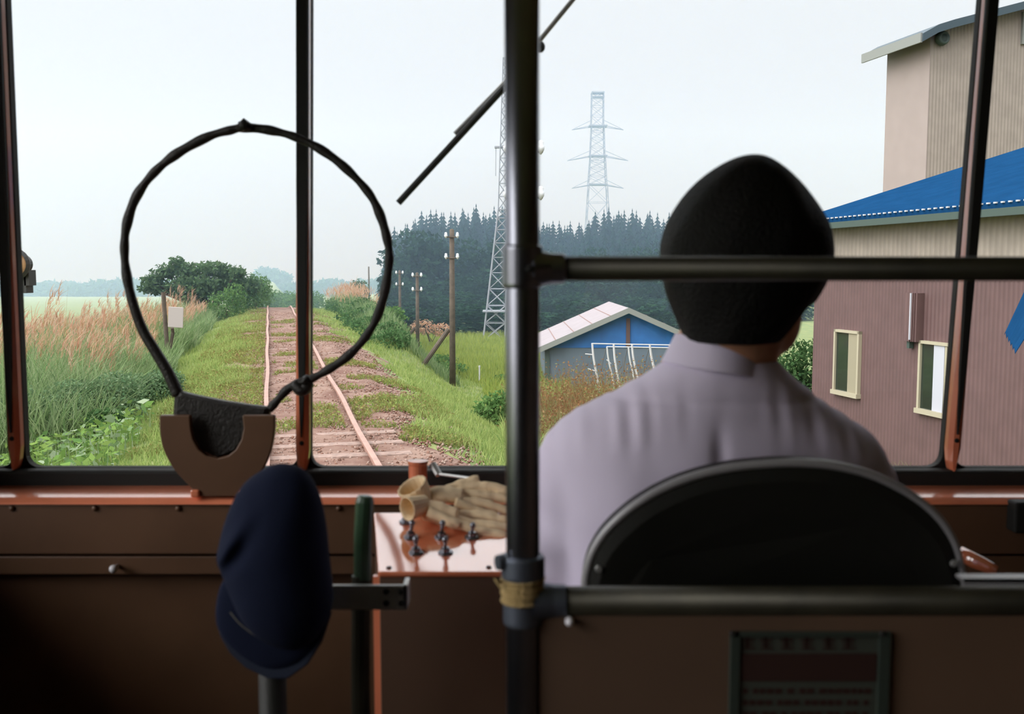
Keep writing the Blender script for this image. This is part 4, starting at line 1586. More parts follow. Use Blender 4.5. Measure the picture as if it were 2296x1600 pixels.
# ---- switch console
YC0 = 1.30
zc = at(990, 1283, YC0).z
TS = .2126                                           # the top slopes down towards the passengers
YC1 = 1.479


def on_panel(px, py):
    q = ray(px, py)
    return Vector((0, 0, CZ)) + q * ((zc - TS * YC0 - CZ) / (q.z - TS * q.y))


zk = zc + TS * (YC1 - YC0)
xa, xb = at(851, 1283, YC0).x, .028
xa1 = at(840, 1145, YC1).x
PN = Vector((0, -TS, 1)).normalized()
r = thing('switch_console', 'orange enamelled switch console in front of the driver', 'console', ((xa + xb) / 2, (YC0 + YC1) / 2, ZF))
b = MB(); b.prism([(xa, YC0 + .004, ZF), (xb, YC0 + .004, ZF), (xb, YC1, ZF), (xa1, YC1, ZF)], (0, 0, .6))
b.loft([[(xa, YC0 + .004, ZF + .6), (xb, YC0 + .004, ZF + .6), (xb, YC1, ZF + .6), (xa1, YC1, ZF + .6)], [(xa, YC0 + .004, zc - .006), (xb, YC0 + .004, zc - .006), (xb, YC1, zk - .006), (xa1, YC1, zk - .006)]])
b.v = [Vector(q) for q in b.v]
b.build('cabinet', 'dark_brown', r)
tq = [Vector((xa - .002, YC0, zc)), Vector((xb + .002, YC0, zc)), Vector((xb + .002, YC1 + .003, zk)), Vector((xa1 - .002, YC1 + .003, zk))]
b = MB(); b.prism([q - PN * .008 for q in tq], PN * .008)
tp = b.build('top_panel', 'panel_gloss', r, bevel=.003)
tp['label'] = 'glossy orange top panel'
for px, py in ((872, 1273), (1096, 1272)):
    p = on_panel(px, py)
    b = MB(); b.lathe([(.004, 0), (.0035, .0015), (.001, .002)], p, PN, n=10); b.build('screw', 'rust', tp)
b = MB(); b.span((xa - .012, YC0 + .02, ZF), (xa, YC0 + .03, zc - .012)); b.build('side_edge', 'orange', r)
for (bx, by, tx, ty) in ((911, 1170, 920, 1166), (921, 1204, 924, 1172), (990, 1204, 992, 1172), (1058, 1204, 1060, 1177), (933, 1239, 932, 1208), (999, 1239, 998, 1209)):
    p = on_panel(bx, by)
    b = MB(); b.lathe([(.0105, 0), (.0105, .0015), (.0085, .003), (.006, .003), (.006, .008), (.004, .009)], p, PN, n=18)
    cl = b.build('switch_collar', 'chrome', tp, smooth=False)
    q = at(tx, ty, p.y - .008)
    b = MB(); b.tube([p + PN * .006, p.lerp(q, .5) + PN * .002, q], [.0022, .0026, .0034], 8); b.ball(q, .0046, 10, 8)
    b.build('switch_lever', 'chrome', cl, smooth=True)

# ---- work gloves
def glove(label, rim, ax, cr, palm, prad, fingers, thumb, seed):
    r = thing('work_glove', label, 'glove', (palm[1].x, palm[1].y, zc + .03), 'work gloves on the switch console')
    b = MB()
    ax = Vector(ax).normalized()
    root = rim + ax * cr * 1.7
    b.tube(smoothpoly([root, palm[0]], 3) + palm, [cr * .80] * 4 + prad, 16, flat=.6, upv=Vector((0, 0, 1)))
    for f in fingers:
        sp = smoothpoly(f, 4)
        b.tube(sp, [.0076] * (len(sp) - 1) + [.0055], 10)
    sp = smoothpoly(thumb, 3)
    b.tube(sp, [.0084] * (len(sp) - 1) + [.006], 10)
    o = b.build('hand', 'glove', r)
    remesh(o, .0018, 2, .5)
    me = o.data
    co = np.empty(len(me.vertices) * 3)
    me.vertices.foreach_get('co', co)
    co = co.reshape(-1, 3)
    nn = np.empty(len(me.vertices) * 3)
    me.vertices.foreach_get('normal', nn)
    nn = nn.reshape(-1, 3)
    f_ = .0006 * np.sin(co[:, 0] * 140 + co[:, 2] * 230 + seed) + .0005 * np.sin(co[:, 1] * 190 - co[:, 2] * 250 + co[:, 0] * 60) + .0003 * np.sin(co[:, 0] * 330 + co[:, 1] * 90 + seed)
    co += nn * f_[:, None]
    me.vertices.foreach_set('co', co.ravel())
    me.update()
    # ribbed cuff: an open sleeve with a rolled edge
    b = MB()
    a = ax.orthogonal().normalized()
    c2 = ax.cross(a)
    rings = []
    for t_, q in ((1.9, .82), (1.2, .9), (.5, .98), (.12, 1.04), (-.05, 1.07), (-.1, 1.02), (-.02, .93), (.5, .84), (1.5, .7)):
        rings.append([rim + ax * t_ * cr + (a * math.cos(w_) + c2 * math.sin(w_)) * cr * q * (1 + .025 * math.sin(w_ * 16)) for w_ in [2 * math.pi * k / 64 for k in range(64)]])
    b.loft(rings, cap=False)
    b.build('cuff', 'glove', r, smooth=True)
    return r


G = at
glove('upper beige work glove with its open cuff standing up, lying on the other glove', G(924, 1090, 1.465), (.42, .30, -.82), .0225,
      [G(968, 1112, 1.48), G(1004, 1108, 1.485), G(1036, 1112, 1.485)], [.021, .022, .018],
      [[G(1030, 1096, 1.505), G(1085, 1090, 1.507), G(1152, 1102, 1.50)], [G(1030, 1110, 1.49), G(1090, 1110, 1.492), G(1160, 1124, 1.488)], [G(1028, 1120, 1.475), G(1088, 1130, 1.476), G(1152, 1148, 1.472)], [G(1022, 1126, 1.462), G(1066, 1144, 1.460), G(1120, 1162, 1.456)]],
      [G(1000, 1098, 1.505), G(1040, 1084, 1.512), G(1074, 1073, 1.515)], 0)
glove('lower beige work glove flopped over the switches', G(914, 1140, 1.415), (.66, .62, .05), .0170,
      [G(952, 1144, 1.437), G(990, 1150, 1.435), G(1024, 1160, 1.43)], [.018, .020, .017],
      [[G(1016, 1150, 1.447), G(1075, 1156, 1.447), G(1148, 1168, 1.442)], [G(1018, 1163, 1.430), G(1080, 1176, 1.427), G(1152, 1186, 1.427)], [G(1010, 1171, 1.416), G(1066, 1187, 1.412), G(1136, 1204, 1.407)]],
      [G(960, 1148, 1.42), G(992, 1162, 1.414), G(1030, 1178, 1.408)], 2)

# ---- hand lever with green handle left of the console
Yl = 1.2
r = thing('hand_lever', 'dark green upright hand lever left of the console', 'lever', (at(812, 1590, Yl).x, Yl, ZF))
b = MB(); b.tube([(at(806, 1700, Yl).x, Yl, ZF + .02), at(808, 1500, Yl), at(810, 1290, Yl)], .012, 12, flat=.7); b.build('rod', 'dark_pipe', r)
b = MB()
b.tube([at(813, 1300, Yl), at(814, 1200, Yl), at(818, 1125, Yl), at(819, 1110, Yl)], [.012, .0125, .0125, .010], 8, flat=.75)
b.build('grip', 'green_paint', r, bevel=.003)
b = MB(); b.lathe([(.05, 0), (.05, .015), (.02, .025)], (at(806, 1700, Yl).x, Yl, ZF), n=20); b.build('base', 'dark_pipe', r)

# ---- brake stand with bracket, cap hung on it
Yk = 1.14
xk = at(612, 1560, Yk).x
r = thing('brake_stand', 'dark steel brake stand with a flat bracket, under the cap', 'stand', (xk, Yk, ZF))
b = MB(); b.lathe([(.07, 0), (.07, .015), (.018, .03), (.0165, .05), (.0165, at(612, 1150, Yk).z - ZF)], (xk, Yk, ZF), n=20); b.build('post', 'vinyl', r, smooth=True)
b = MB()
pa, pb_ = at(640, 1338, Yk), at(914, 1337, Yk)
b.span((pa.x, Yk - .003, pa.z - .015), (pb_.x, Yk + .003, pa.z + .015))
b.span((pb_.x - .006, Yk - .003, pa.z - .015), (pb_.x, Yk + .03, pa.z + .015))
bk = b.build('bracket', 'chrome_dull', r, bevel=.0015)
for px, py in ((866, 1326), (866, 1352), (900, 1326), (900, 1352)):
    p = at(px, py, Yk - .003)
    b = MB(); b.lathe([(.004, 0), (.003, .002)], p, (0, -1, 0), 8); b.build('bolt', 'rubber', bk)

# cap: crown seen from outside, peak hanging down
crown = [(600, 1045), (640, 1036), (685, 1052), (714, 1095), (731, 1160), (740, 1240), (748, 1320), (744, 1368), (718, 1420), (676, 1450), (634, 1450), (586, 1428), (548, 1388), (524, 1340), (506, 1296), (492, 1250), (494, 1215), (512, 1150), (545, 1085)]
r = thing('uniform_cap', 'navy blue uniform cap hung on the brake stand, peak downwards', 'cap', tuple(at(620, 1300, Yk)))


def inflate(poly, Y, depth, back, nring=7, dent=None):
    pts_ = smoothpoly([at(x, y, Y) for x, y in poly], 4, closed=True)
    cen = sum(pts_, Vector()) / len(pts_)
    rings = []
    for k in range(nring + 1):
        a_ = math.pi / 2 * k / nring
        s_, d_ = max(math.cos(a_), .01), math.sin(a_)
        ring = []
        for i, p in enumerate(pts_):
            q = cen + (p - cen) * s_
            q.y -= depth * d_ + (dent(q, d_) if dent else 0)
            ring.append(q)
        rings.append(ring)
    for k in range(1, 4):
        rings.insert(0, [cen + (p - cen) * (1 - .06 * k) + Vector((0, back * k / 3, 0)) for p in pts_])
    return rings


fc = at(535, 1205, 1.085)
def dent(q, d):
    u_ = (q.x - fc.x) * .80 - (q.z - fc.z) * .60          # across the fold
    v_ = (q.x - fc.x) * .60 + (q.z - fc.z) * .80          # along it
    return (.012 * math.exp(-(u_ / .007) ** 2) - .008 * math.exp(-((u_ - .013) / .007) ** 2)) * math.exp(-(v_ / .03) ** 2) * min(1, d * 4)

YK = Yk - .055
rr = inflate(crown, YK - .0, .055, .03, 14, dent)
b = MB(); b.loft(rr); b.build('crown', 'navy', r, smooth=True, subsurf=1)
peak = [(512, 1318), (494, 1345), (485, 1385), (492, 1425), (515, 1465), (550, 1498), (600, 1522), (645, 1522), (690, 1490), (722, 1440), (745, 1370), (700, 1420), (640, 1440), (570, 1405), (530, 1350)]
pk = [at(x, y, YK + .012) for x, y in peak]
b = MB()
b.loft([pk, [p + Vector((0, .006, 0)) for p in pk]])
b.build('peak', 'navy_trim', r, bevel=.002)
band = [(506, 1296), (488, 1335), (484, 1390), (500, 1430), (540, 1470), (600, 1500), (660, 1492), (705, 1455), (735, 1400), (735, 1330), (640, 1300), (560, 1280)]
b = MB(); b.loft(inflate(band, YK + .014, .010, .018, 5)); b.build('band', 'navy', r, smooth=True)
b = MB(); b.tube(smoothpoly([at(516, 1372, YK - .006), at(540, 1400, YK - .012), at(575, 1426, YK - .015), at(612, 1446, YK - .016)], 5), .0007, 6); b.build('piping', 'piping', r)

# ---- stanchion with fittings, two rails, partition panel
YP = .90
r = thing('stanchion', 'tall chrome stanchion with fittings between passengers and driver', 'stanchion', (at(1170, 600, YP).x, YP, ZF))
xt_, xb_ = at(1170, 0, YP).x, at(1173, 1600, YP).x
pole = lambda z: Vector((xb_ + (xt_ - xb_) * (z - at(0, 1600, YP).z) / (at(0, 0, YP).z - at(0, 1600, YP).z), YP, z))
b = MB(); b.tube([pole(ZF), pole(ZC)], .0158, 32); b.build('tube', 'chrome', r, smooth=True)
zu0, zu1 = at(0, 646, YP).z, at(0, 549, YP).z
b = MB()
b.lathe([(.0158, 0), (.0182, .001), (.0186, .004), (.0186, zu1 - zu0 - .004), (.0182, zu1 - zu0 - .001), (.0158, zu1 - zu0)], pole(zu0), n=32)
zr = at(0, 602, YP).z
b.tube([(pole(zr).x + .01, YP, zr), (at(1236, 602, YP).x, YP, zr), (at(1262, 602, YP).x, YP, zr), (at(1268, 602, YP).x, YP, zr)], [.0182, .0140, .0138, .0125], 24)
b.build('upper_fitting', 'chrome', r, smooth=False, bevel=.0008)
b = MB(); b.lathe([(.0035, 0), (.003, .003), (.001, .0035)], (pole(zr).x + .006, YP - .0182, zr), (0, -1, 0), 12); b.build('grub_screw', 'rubber', r)
zl0, zl1 = at(0, 1296, YP).z, at(0, 1242, YP).z
b = MB(); b.lathe([(.0158, 0), (.0200, .001), (.0205, .004), (.0205, zl1 - zl0 - .003), (.019, zl1 - zl0 - .001), (.0158, zl1 - zl0)], pole(zl0), n=32)
b.tube([pole((zl0 + zl1) / 2) + Vector((-.018, -.006, .006)), pole((zl0 + zl1) / 2) + Vector((-.024, -.009, .006))], [.008, .007], 12)
b.build('clamp_collar', 'collar', r)
zt0, zt1 = at(0, 1347, YP).z, at(0, 1294, YP).z
b = MB()
turns = 9
pts = []
for k in range(turns * 16 + 1):
    a_ = k / 16 * 2 * math.pi
    z = zt0 + (zt1 - zt0) * k / (turns * 16)
    c_ = pole(z)
    rr_ = .0192 + .0008 * math.sin(a_ * .37)
    pts.append(c_ + Vector((math.cos(a_) * rr_, math.sin(a_) * rr_, 0)))
b.tube(pts, .0017, 6)
b.lathe([(.0158, 0), (.0190, .001), (.0190, zt1 - zt0 - .001), (.0158, zt1 - zt0)], pole(zt0), n=24)
b.tube([pole(zt1) + Vector((-.018, -.008, -.002)), pole(zt1) + Vector((-.026, -.012, .002)), pole(zt1) + Vector((-.02, -.014, -.006))], .0016, 6)
b.build('twine_wrap', 'twine', r)
zm0, zm1 = at(0, 1397, YP).z, at(0, 1347, YP).z
b = MB(); b.lathe([(.0158, 0), (.0184, .001), (.0188, .004), (.0188, zm1 - zm0)], pole(zm0), n=32)
zr2 = at(0, 1346, YP).z
b.tube([(pole(zr2).x + .01, YP, zr2), (at(1240, 1346, YP).x, YP, zr2), (at(1268, 1346, YP).x, YP, zr2)], [.019, .0155, .0150], 24)
b.build('lower_fitting', 'collar', r)

b = MB(); b.tube([(at(1236, 602, YP).x, YP, zr), (XR, YP, zr - .0005)], .0112, 24)
tag(b.build('upper_rail', 'dark_pipe', smooth=True), 'dark horizontal rail crossing behind the driver at head height', 'rail')
b = MB(); b.tube([(at(1236, 1346, YP).x, YP, zr2), (XR, YP, zr2)], .0135, 24)
tag(b.build('lower_rail', 'dark_pipe', smooth=True), 'thick dark horizontal rail across the top of the partition panel', 'rail')
b = MB(); b.span((pole(1.2).x + .0135, YP - .008, ZF), (XR, YP + .008, zr2 - .012))
struct(b.build('wall_partition', 'wall'), 'brown partition panel behind the driver')
q = at(2236, 1308, YP + .01)
b = MB(); b.span((at(2175, 1308, YP).x, YP + .012, zr2 + .0135), (XR, YP + .03, zr2 + .0165)); b.span((at(2175, 1308, YP).x, YP + .012, zr2 - .05), (XR, YP + .015, zr2 + .0165))
tag(b.build('rail_strip', 'vinyl_edge'), 'pale grey strip along the top of the lower rail at the right edge', 'strip')  # thin pale grey strip laid along the rail's top edge
q = at(1276, 1386, YP - .008)
b = MB(); b.lathe([(.0025, 0), (.0028, .003), (.004, .004), (.0042, .008), (.002, .011)], q, (0, -1, -.1), 12)
tag(b.build('white_button', 'white_plastic', smooth=True), 'small white button hanging below the lower rail by the stanchion', 'button')

# notice on the partition
r = thing('wall_notice', 'framed dark notice with a red band on the partition panel', 'notice', tuple(at(1810, 1600, YP - .009)))
y_ = YP - .009
pa, pb_ = at(1636, 1414, y_), at(1984, 1720, y_)
b = MB(); b.span((pa.x, y_ - .002, pb_.z), (pb_.x, y_, pa.z)); b.build('sheet', 'notice', r)
b = MB()
for lo, hi in (((1636, 1414), (1984, 1424)), ((1636, 1414), (1652, 1720)), ((1968, 1414), (1984, 1720)), ((1636, 1712), (1984, 1720))):
    u_, v_ = at(*lo, y_), at(*hi, y_)
    b.span((u_.x, y_ - .005, v_.z), (v_.x, y_ - .001, u_.z))
b.build('frame', 'notice_frame', r, bevel=.0008)
b = MB(); u_, v_ = at(1654, 1462, y_), at(1962, 1524, y_); b.span((u_.x, y_ - .003, v_.z), (v_.x, y_ - .0015, u_.z)); b.build('band', 'notice_band', r)
b = MB()
for x0 in (1662, 1702, 1748, 1794, 1842, 1886):
    for (dx, dy, ww, hh) in ((0, 0, 28, 5), (2, 10, 24, 4), (10, -4, 5, 24), (0, 19, 30, 4)):
        u_, v_ = at(x0 + dx, 1430 + dy, y_), at(x0 + dx + ww, 1430 + dy + hh, y_)
        b.span((u_.x, y_ - .0028, v_.z), (v_.x, y_ - .0018, u_.z))
b.build('heading', 'notice_band', r)
b = MB()
for row in range(5):
    yy_ = 1540 + row * 26
    x0 = 1664
    while x0 < 1940:
        wd = random.uniform(9, 16)
        u_, v_ = at(x0, yy_, y_), at(x0 + wd, yy_ + 12, y_)
        b.span((u_.x, y_ - .0026, v_.z), (v_.x, y_ - .0018, u_.z))
        x0 += wd + random.choice((4, 4, 12))
b.build('small_print', 'notice_band', r)
for px in (1642, 1978):
    q = at(px, 1420, y_ - .005)
    b = MB(); b.lathe([(.003, 0), (.002, .002)], q, (0, -1, 0), 10); b.build('pin', 'rubber', r)

# orange handle end and dark box at the far right
q = at(2180, 1262, 1.45)
r = thing('brake_valve', 'brake valve with an orange handle to the right of the driver seat', 'valve', (q.x, 1.5, ZF))
b = MB(); b.lathe([(.05, 0), (.05, .02), (.02, .05), (.02, q.z - ZF - .03), (.035, q.z - ZF - .02), (.03, q.z - ZF + .005)], (q.x - .03, 1.5, ZF), n=20); b.build('pedestal', 'brown_panel', r)
b = MB(); b.tube([at(2150, 1240, 1.47), at(2195, 1262, 1.45), at(2218, 1272, 1.44), at(2236, 1278, 1.43)], [.012, .0115, .0095, .006], 12, flat=.6); b.build('handle', 'panel_gloss', r, smooth=True)
q = at(2283, 1135, 1.755)
b = MB(); b.span((q.x - .015, 1.735, q.z - .045), (q.x + .05, 1.768, q.z + .012))
tag(b.build('switch_box', 'rubber', bevel=.004), 'small dark box on the dashboard at the right edge', 'box')
# ================================================================== DRIVER'S SEAT
YS = .975
arch = [(1312, 1330), (1314, 1300), (1326, 1255), (1350, 1210), (1384, 1170), (1430, 1130), (1490, 1092), (1560, 1062), (1640, 1042), (1720, 1033), (1790, 1031), (1870, 1038), (1950, 1058), (2020, 1090), (2080, 1128), (2126, 1172), (2158, 1222), (2174, 1270), (2180, 1300), (2182, 1330)]
ap = smoothpoly([at(x, y, YS) for x, y in arch], 4)
zlow = 1.40
poly = ap + [Vector((ap[-1].x, YS, zlow)), Vector((ap[0].x, YS, zlow))]
cx_ = sum(p.x for p in poly) / len(poly)
seat = thing('driver_seat', 'black vinyl driver seat with a rounded grey edged backrest', 'seat', (cx_, 1.15, ZF))
b = MB()
cen = Vector((cx_, YS, 1.62))
cv = lambda p, d: Vector((p.x, YS + d + .10 * ((p.x - cx_) / .2) ** 2 * .25, p.z))
rg = []
for s_, d_ in ((.80, .0), (.93, -.008), (.975, -.006), (1.0, .004), (1.0, .022), (.97, .032), (.85, .036)):
    rg.append([cv(cen + (p - cen) * s_, d_) for p in poly])
b.loft(rg)
bk = b.build('backrest', 'vinyl', seat, smooth=False)
b = MB(); b.tube([cv(cen + (p - cen) * .992, -.003) for p in ap], .0046, 10); pi_ = b.build('piping', 'vinyl_edge', bk, smooth=True)
pi_['label'] = 'pale grey edge piping'
b = MB()
for px, py in ((1345, 1283), (2150, 1270)):
    b.lathe([(.004, 0), (.003, .002)], cv(at(px, py, YS), -.009), (0, -1, 0), 10)
b.build('stud', 'chrome_dull', bk)
b = MB(); b.span((cx_ - .2, 1.0, 1.27), (cx_ + .2, 1.42, 1.345)); b.build('cushion', 'vinyl', seat, bevel=.02, seg=3)
b = MB(); b.lathe([(.16, 0), (.16, .02), (.04, .04), (.04, .37)], (cx_, 1.2, ZF), n=24); b.build('pedestal', 'dark_pipe', seat)
b = MB(); b.span((cx_ - .15, 1.0, 1.24), (cx_ + .15, 1.03, 1.45)); b.build('back_bracket', 'dark_pipe', seat)

# ================================================================== DRIVER
YD = 1.135
px2x = lambda px, Y: (px - 1148) / FPX * Y
hc = at(1671, 560, YD)
person = thing('person', 'train driver in a pale lavender shirt seated with his back to the camera', 'person', (hc.x - .04, 1.17, 1.345))
HY = Matrix.Rotation(math.radians(-20), 3, 'Z')      # face turned to his right
HR_ = Matrix.Rotation(math.radians(3), 3, 'Y') @ HY
H = lambda x, y, z: hc + HR_ @ Vector((x, y, z))

b = MB()
# head: skull, face, jaw, nose, brow, lips, ears, all one surface after remeshing
b.ball(H(0, -.004, .008), (.074, .090, .084), R=HR_)
b.ball(H(0, .030, -.055), (.066, .066, .078), R=HR_)
b.ball(H(0, .055, -.098), (.040, .040, .028), R=HR_)
b.ball(H(.042, .02, -.075), (.026, .045, .045), R=HR_)
b.ball(H(-.042, .02, -.075), (.026, .045, .045), R=HR_)
b.tube([H(0, .088, .0), H(0, .102, -.025), H(0, .112, -.040)], [.008, .011, .013], 10)
b.ball(H(.012, .098, -.043), (.010, .010, .008), R=HR_)
b.ball(H(-.012, .098, -.043), (.010, .010, .008), R=HR_)
b.ball(H(.028, .083, .012), (.024, .012, .008), R=HR_)
b.ball(H(-.028, .083, .012), (.024, .012, .008), R=HR_)
b.ball(H(0, .092, -.070), (.024, .010, .006), R=HR_)
b.ball(H(0, .090, -.079), (.020, .010, .007), R=HR_)
for s_ in (-1, 1):
    b.ball(H(s_ * .079, .002, -.018), (.010, .020, .031), R=HR_)
    b.tube([H(s_ * .085, .016, -.008), H(s_ * .088, .012, .012), H(s_ * .09, -.006, .016), H(s_ * .09, -.018, .0), H(s_ * .087, -.014, -.026), H(s_ * .082, .002, -.046)], .0055, 8)
# neck and trunk
nb = at(1618, 800, 1.14)
b.tube([H(-.002, -.012, -.05), H(-.004, -.012, -.09), nb + Vector((.002, 0, .0)), nb + Vector((-.008, .01, -.06))], [.060, .058, .060, .085], 20)
cxT = px2x(1605, 1.14)
def ring(cx, cy, z, a, bb, n=28, e=2.3):
    out_ = []
    for k in range(n):
        q = 2 * math.pi * k / n
        c_, s_ = math.cos(q), math.sin(q)
        out_.append(Vector((cx + a * math.copysign(abs(c_) ** (2 / e), c_), cy + bb * math.copysign(abs(s_) ** (2 / e), s_), z)))
    return out_
b.loft([ring(cxT, 1.16, 1.38, .15, .10), ring(cxT, 1.155, 1.5, .155, .10), ring(cxT, 1.15, 1.7, .165, .10), ring(cxT, 1.145, 1.82, .17, .095), ring(cxT, 1.145, 1.90, .16, .075), ring(cxT, 1.145, 1.95, .10, .06)])
# arms down to the lap, with hands
sides = []
for s_, sh, elb, wr in ((-1, Vector((.082, 1.15, 1.862)), Vector((.066, 1.24, 1.60)), Vector((.135, 1.40, 1.515))),
                        (1, Vector((.392, 1.15, 1.848)), Vector((.412, 1.225, 1.585)), Vector((.335, 1.41, 1.515)))):
    b.tube([Vector((cxT + (sh.x - cxT) * .6, 1.15, sh.z + .01)), sh, sh.lerp(elb, .5), elb, elb.lerp(wr, .5), wr], [.05, .05, .043, .037, .034, .026], 16)
    fw = (wr - elb).normalized()
    fw = Vector((fw.x * .5, fw.y, fw.z * .3)).normalized()
    up_ = Vector((0, 0, 1))
    sd = fw.cross(up_).normalized()
    pm = wr + fw * .045
    b.loft([[wr + sd * a_ * .026 + up_ * c_ * .016 for a_, c_ in ((-1, -1), (1, -1), (1, 1), (-1, 1))], [wr + fw * .04 + sd * a_ * .038 + up_ * c_ * .015 for a_, c_ in ((-1, -1), (1, -1), (1, 1), (-1, 1))], [wr + fw * .088 + sd * a_ * .036 + up_ * c_ * .011 for a_, c_ in ((-1, -1), (1, -1), (1, 1), (-1, 1))]])
    for k, (off_, ln) in enumerate(((-.029, .068), (-.0095, .078), (.0105, .073), (.029, .056))):
        p0_ = wr + fw * .082 + sd * off_
        b.tube([p0_, p0_ + fw * ln * .5 + up_ * .004, p0_ + fw * ln * .8 - up_ * .012, p0_ + fw * ln * .95 - up_ * .026], [.0092, .0088, .008, .0068], 10)
    ts = -s_ * -1
    tside = sd if (sd.x * s_ < 0) else -sd
    b.tube([wr + fw * .02 + tside * .024, wr + fw * .05 + tside * .048 - up_ * .004, wr + fw * .082 + tside * .058 - up_ * .012], [.012, .0105, .008], 10)
# legs
for s_, xk_ in ((-1, .145), (1, .345)):
    hip = Vector((cxT + s_ * .085, 1.16, 1.425))
    kn = Vector((xk_, 1.60, 1.435))
    an = Vector((xk_, 1.57, 1.0))
    b.tube([hip, hip.lerp(kn, .5), kn], [.078, .070, .055], 18)
    b.tube([kn, kn.lerp(an, .35) + Vector((0, -.012, 0)), an], [.054, .052, .036], 16)
    b.tube([an + Vector((0, -.03, -.04)), an + Vector((0, .06, -.05)), an + Vector((0, .15, -.065))], [.036, .036, .028], 14)
body = b.build('body', 'skin', person)
remesh(body, .0052, 5, .5)

for s_ in (-1, 1):
    b = MB(); b.ball(H(s_ * .030, .081, -.004), .0115, 14, 10); b.build('eye', 'eye', person, smooth=True)

# hair: rings following the head's outline, open over the face and ears
rows = [(346, 1678, 1702, 0), (352, 1650, 1722, 0), (366, 1620, 1745, 0), (390, 1582, 1772, 0), (424, 1545, 1800, 0), (462, 1518, 1824, 0), (500, 1498, 1848, 0), (540, 1484, 1860, 1), (580, 1482, 1862, 2), (620, 1484, 1856, 2), (655, 1492, 1838, 2), (690, 1503, 1812, 2), (722, 1514, 1786, 2), (748, 1524, 1760, 2), (766, 1532, 1740, 2)]
rings = []
nh = 64
for i, (y_, x0, x1, md) in enumerate(rows):
    c_ = at((x0 + x1) / 2, y_, YD)
    a_ = (x1 - x0) / 2 * YD / FPX
    t_ = i / (len(rows) - 1)
    dep_ = {0: 1.14}.get(md, 1.1) * a_ if y_ < 600 else (.108 - .036 * ((y_ - 600) / 166)) * 1.0
    yc = YD + (0.0 if y_ < 600 else -.008 * ((y_ - 600) / 166))
    ring_ = []
    for k in range(nh):
        q = 2 * math.pi * k / nh
        jx = 1 + .012 * math.sin(q * 9 + i) + .008 * math.sin(q * 23 + i * 2.1)
        v = Vector((a_ * math.cos(q) * jx, dep_ * math.sin(q) * jx, 0))
        ring_.append(Vector((c_.x, yc, c_.z)) + v)
    rings.append(ring_)
b = MB()
vs = [p for r_ in rings for p in r_]
fs = []
for i in range(len(rings) - 1):
    for k in range(nh):
        q = 2 * math.pi * (k + .5) / nh                      # 270 deg faces the camera, 90 deg is the face
        ang = abs(((math.degrees(q) - 90 + 20 + 180) % 360) - 180)   # angle away from the face
        y_ = rows[i][0]
        if y_ >= 470 and ang < 55:
            continue
        if y_ >= 540 and ang < 82:
            continue
        if y_ >= 600 and ang < 96:
            continue
        if y_ >= 680 and ang < 112:
            continue
        k2 = (k + 1) % nh
        fs.append((i * nh + k, i * nh + k2, (i + 1) * nh + k2, (i + 1) * nh + k))
fs.append(tuple(range(nh)))
b.add(vs, fs)
hair = b.build('hair', 'hair', person, smooth=True)
hair['label'] = 'short black hair'
sd_ = hair.modifiers.new('thick', 'SOLIDIFY')
sd_.thickness = .012
sd_.offset = -1
hair.modifiers.new('sub', 'SUBSURF').render_levels = 1

# shirt: trunk rings from the outline, sleeves, then one cloth surface
b = MB()
srows = [(778, 1522, 1716, .055, 1.14), (800, 1502, 1732, .062, 1.14), (822, 1472, 1752, .068, 1.14), (845, 1440, 1778, .075, 1.143), (870, 1392, 1812, .083, 1.146), (895, 1340, 1842, .09, 1.148), (925, 1284, 1890, .097, 1.15), (950, 1244, 1930, .102, 1.15), (975, 1222, 1962, .106, 1.15), (1010, 1214, 1985, .110, 1.15), (1060, 1224, 1985, .113, 1.15), (1130, 1236, 1975, .115, 1.152), (1220, 1252, 1960, .115, 1.155), (1320, 1262, 1950, .114, 1.158), (1450, 1268, 1945, .113, 1.16), (1560, 1268, 1945, .113, 1.16)]
rg = []
for (y_, x0, x1, bb, cy_) in srows:
    c_ = at((x0 + x1) / 2, y_, 1.145)
    rg.append(ring(c_.x, cy_, c_.z, (x1 - x0) / 2 * 1.145 / FPX, bb, 40, 2.35))
b.loft(rg[::-1])
for s_, pts_ in ((-1, [(.1, 1.15, 1.880), (.082, 1.15, 1.862), (.072, 1.165, 1.80), (.068, 1.20, 1.72), (.067, 1.225, 1.675)]),
                 (1, [(px2x(1860, 1.15), 1.15, 1.872), (px2x(1895, 1.15), 1.15, 1.850), (.402, 1.165, 1.785), (.408, 1.19, 1.71), (.41, 1.205, 1.665)])):
    b.tube(pts_, [.055, .060, .058, .057, .058], 20)
shirt = b.build('shirt', 'shirt', person)
remesh(shirt, .0055, 14, .5)
me = shirt.data
nv = len(me.vertices)
co = np.empty(nv * 3); me.vertices.foreach_get('co', co); co = co.reshape(-1, 3)
nn = np.empty(nv * 3); me.vertices.foreach_get('normal', nn); nn = nn.reshape(-1, 3)
off = np.array(WL[shirt.name])
wx, wy, wz = (co + off).T
tx_ = np.abs(wx - cxT)
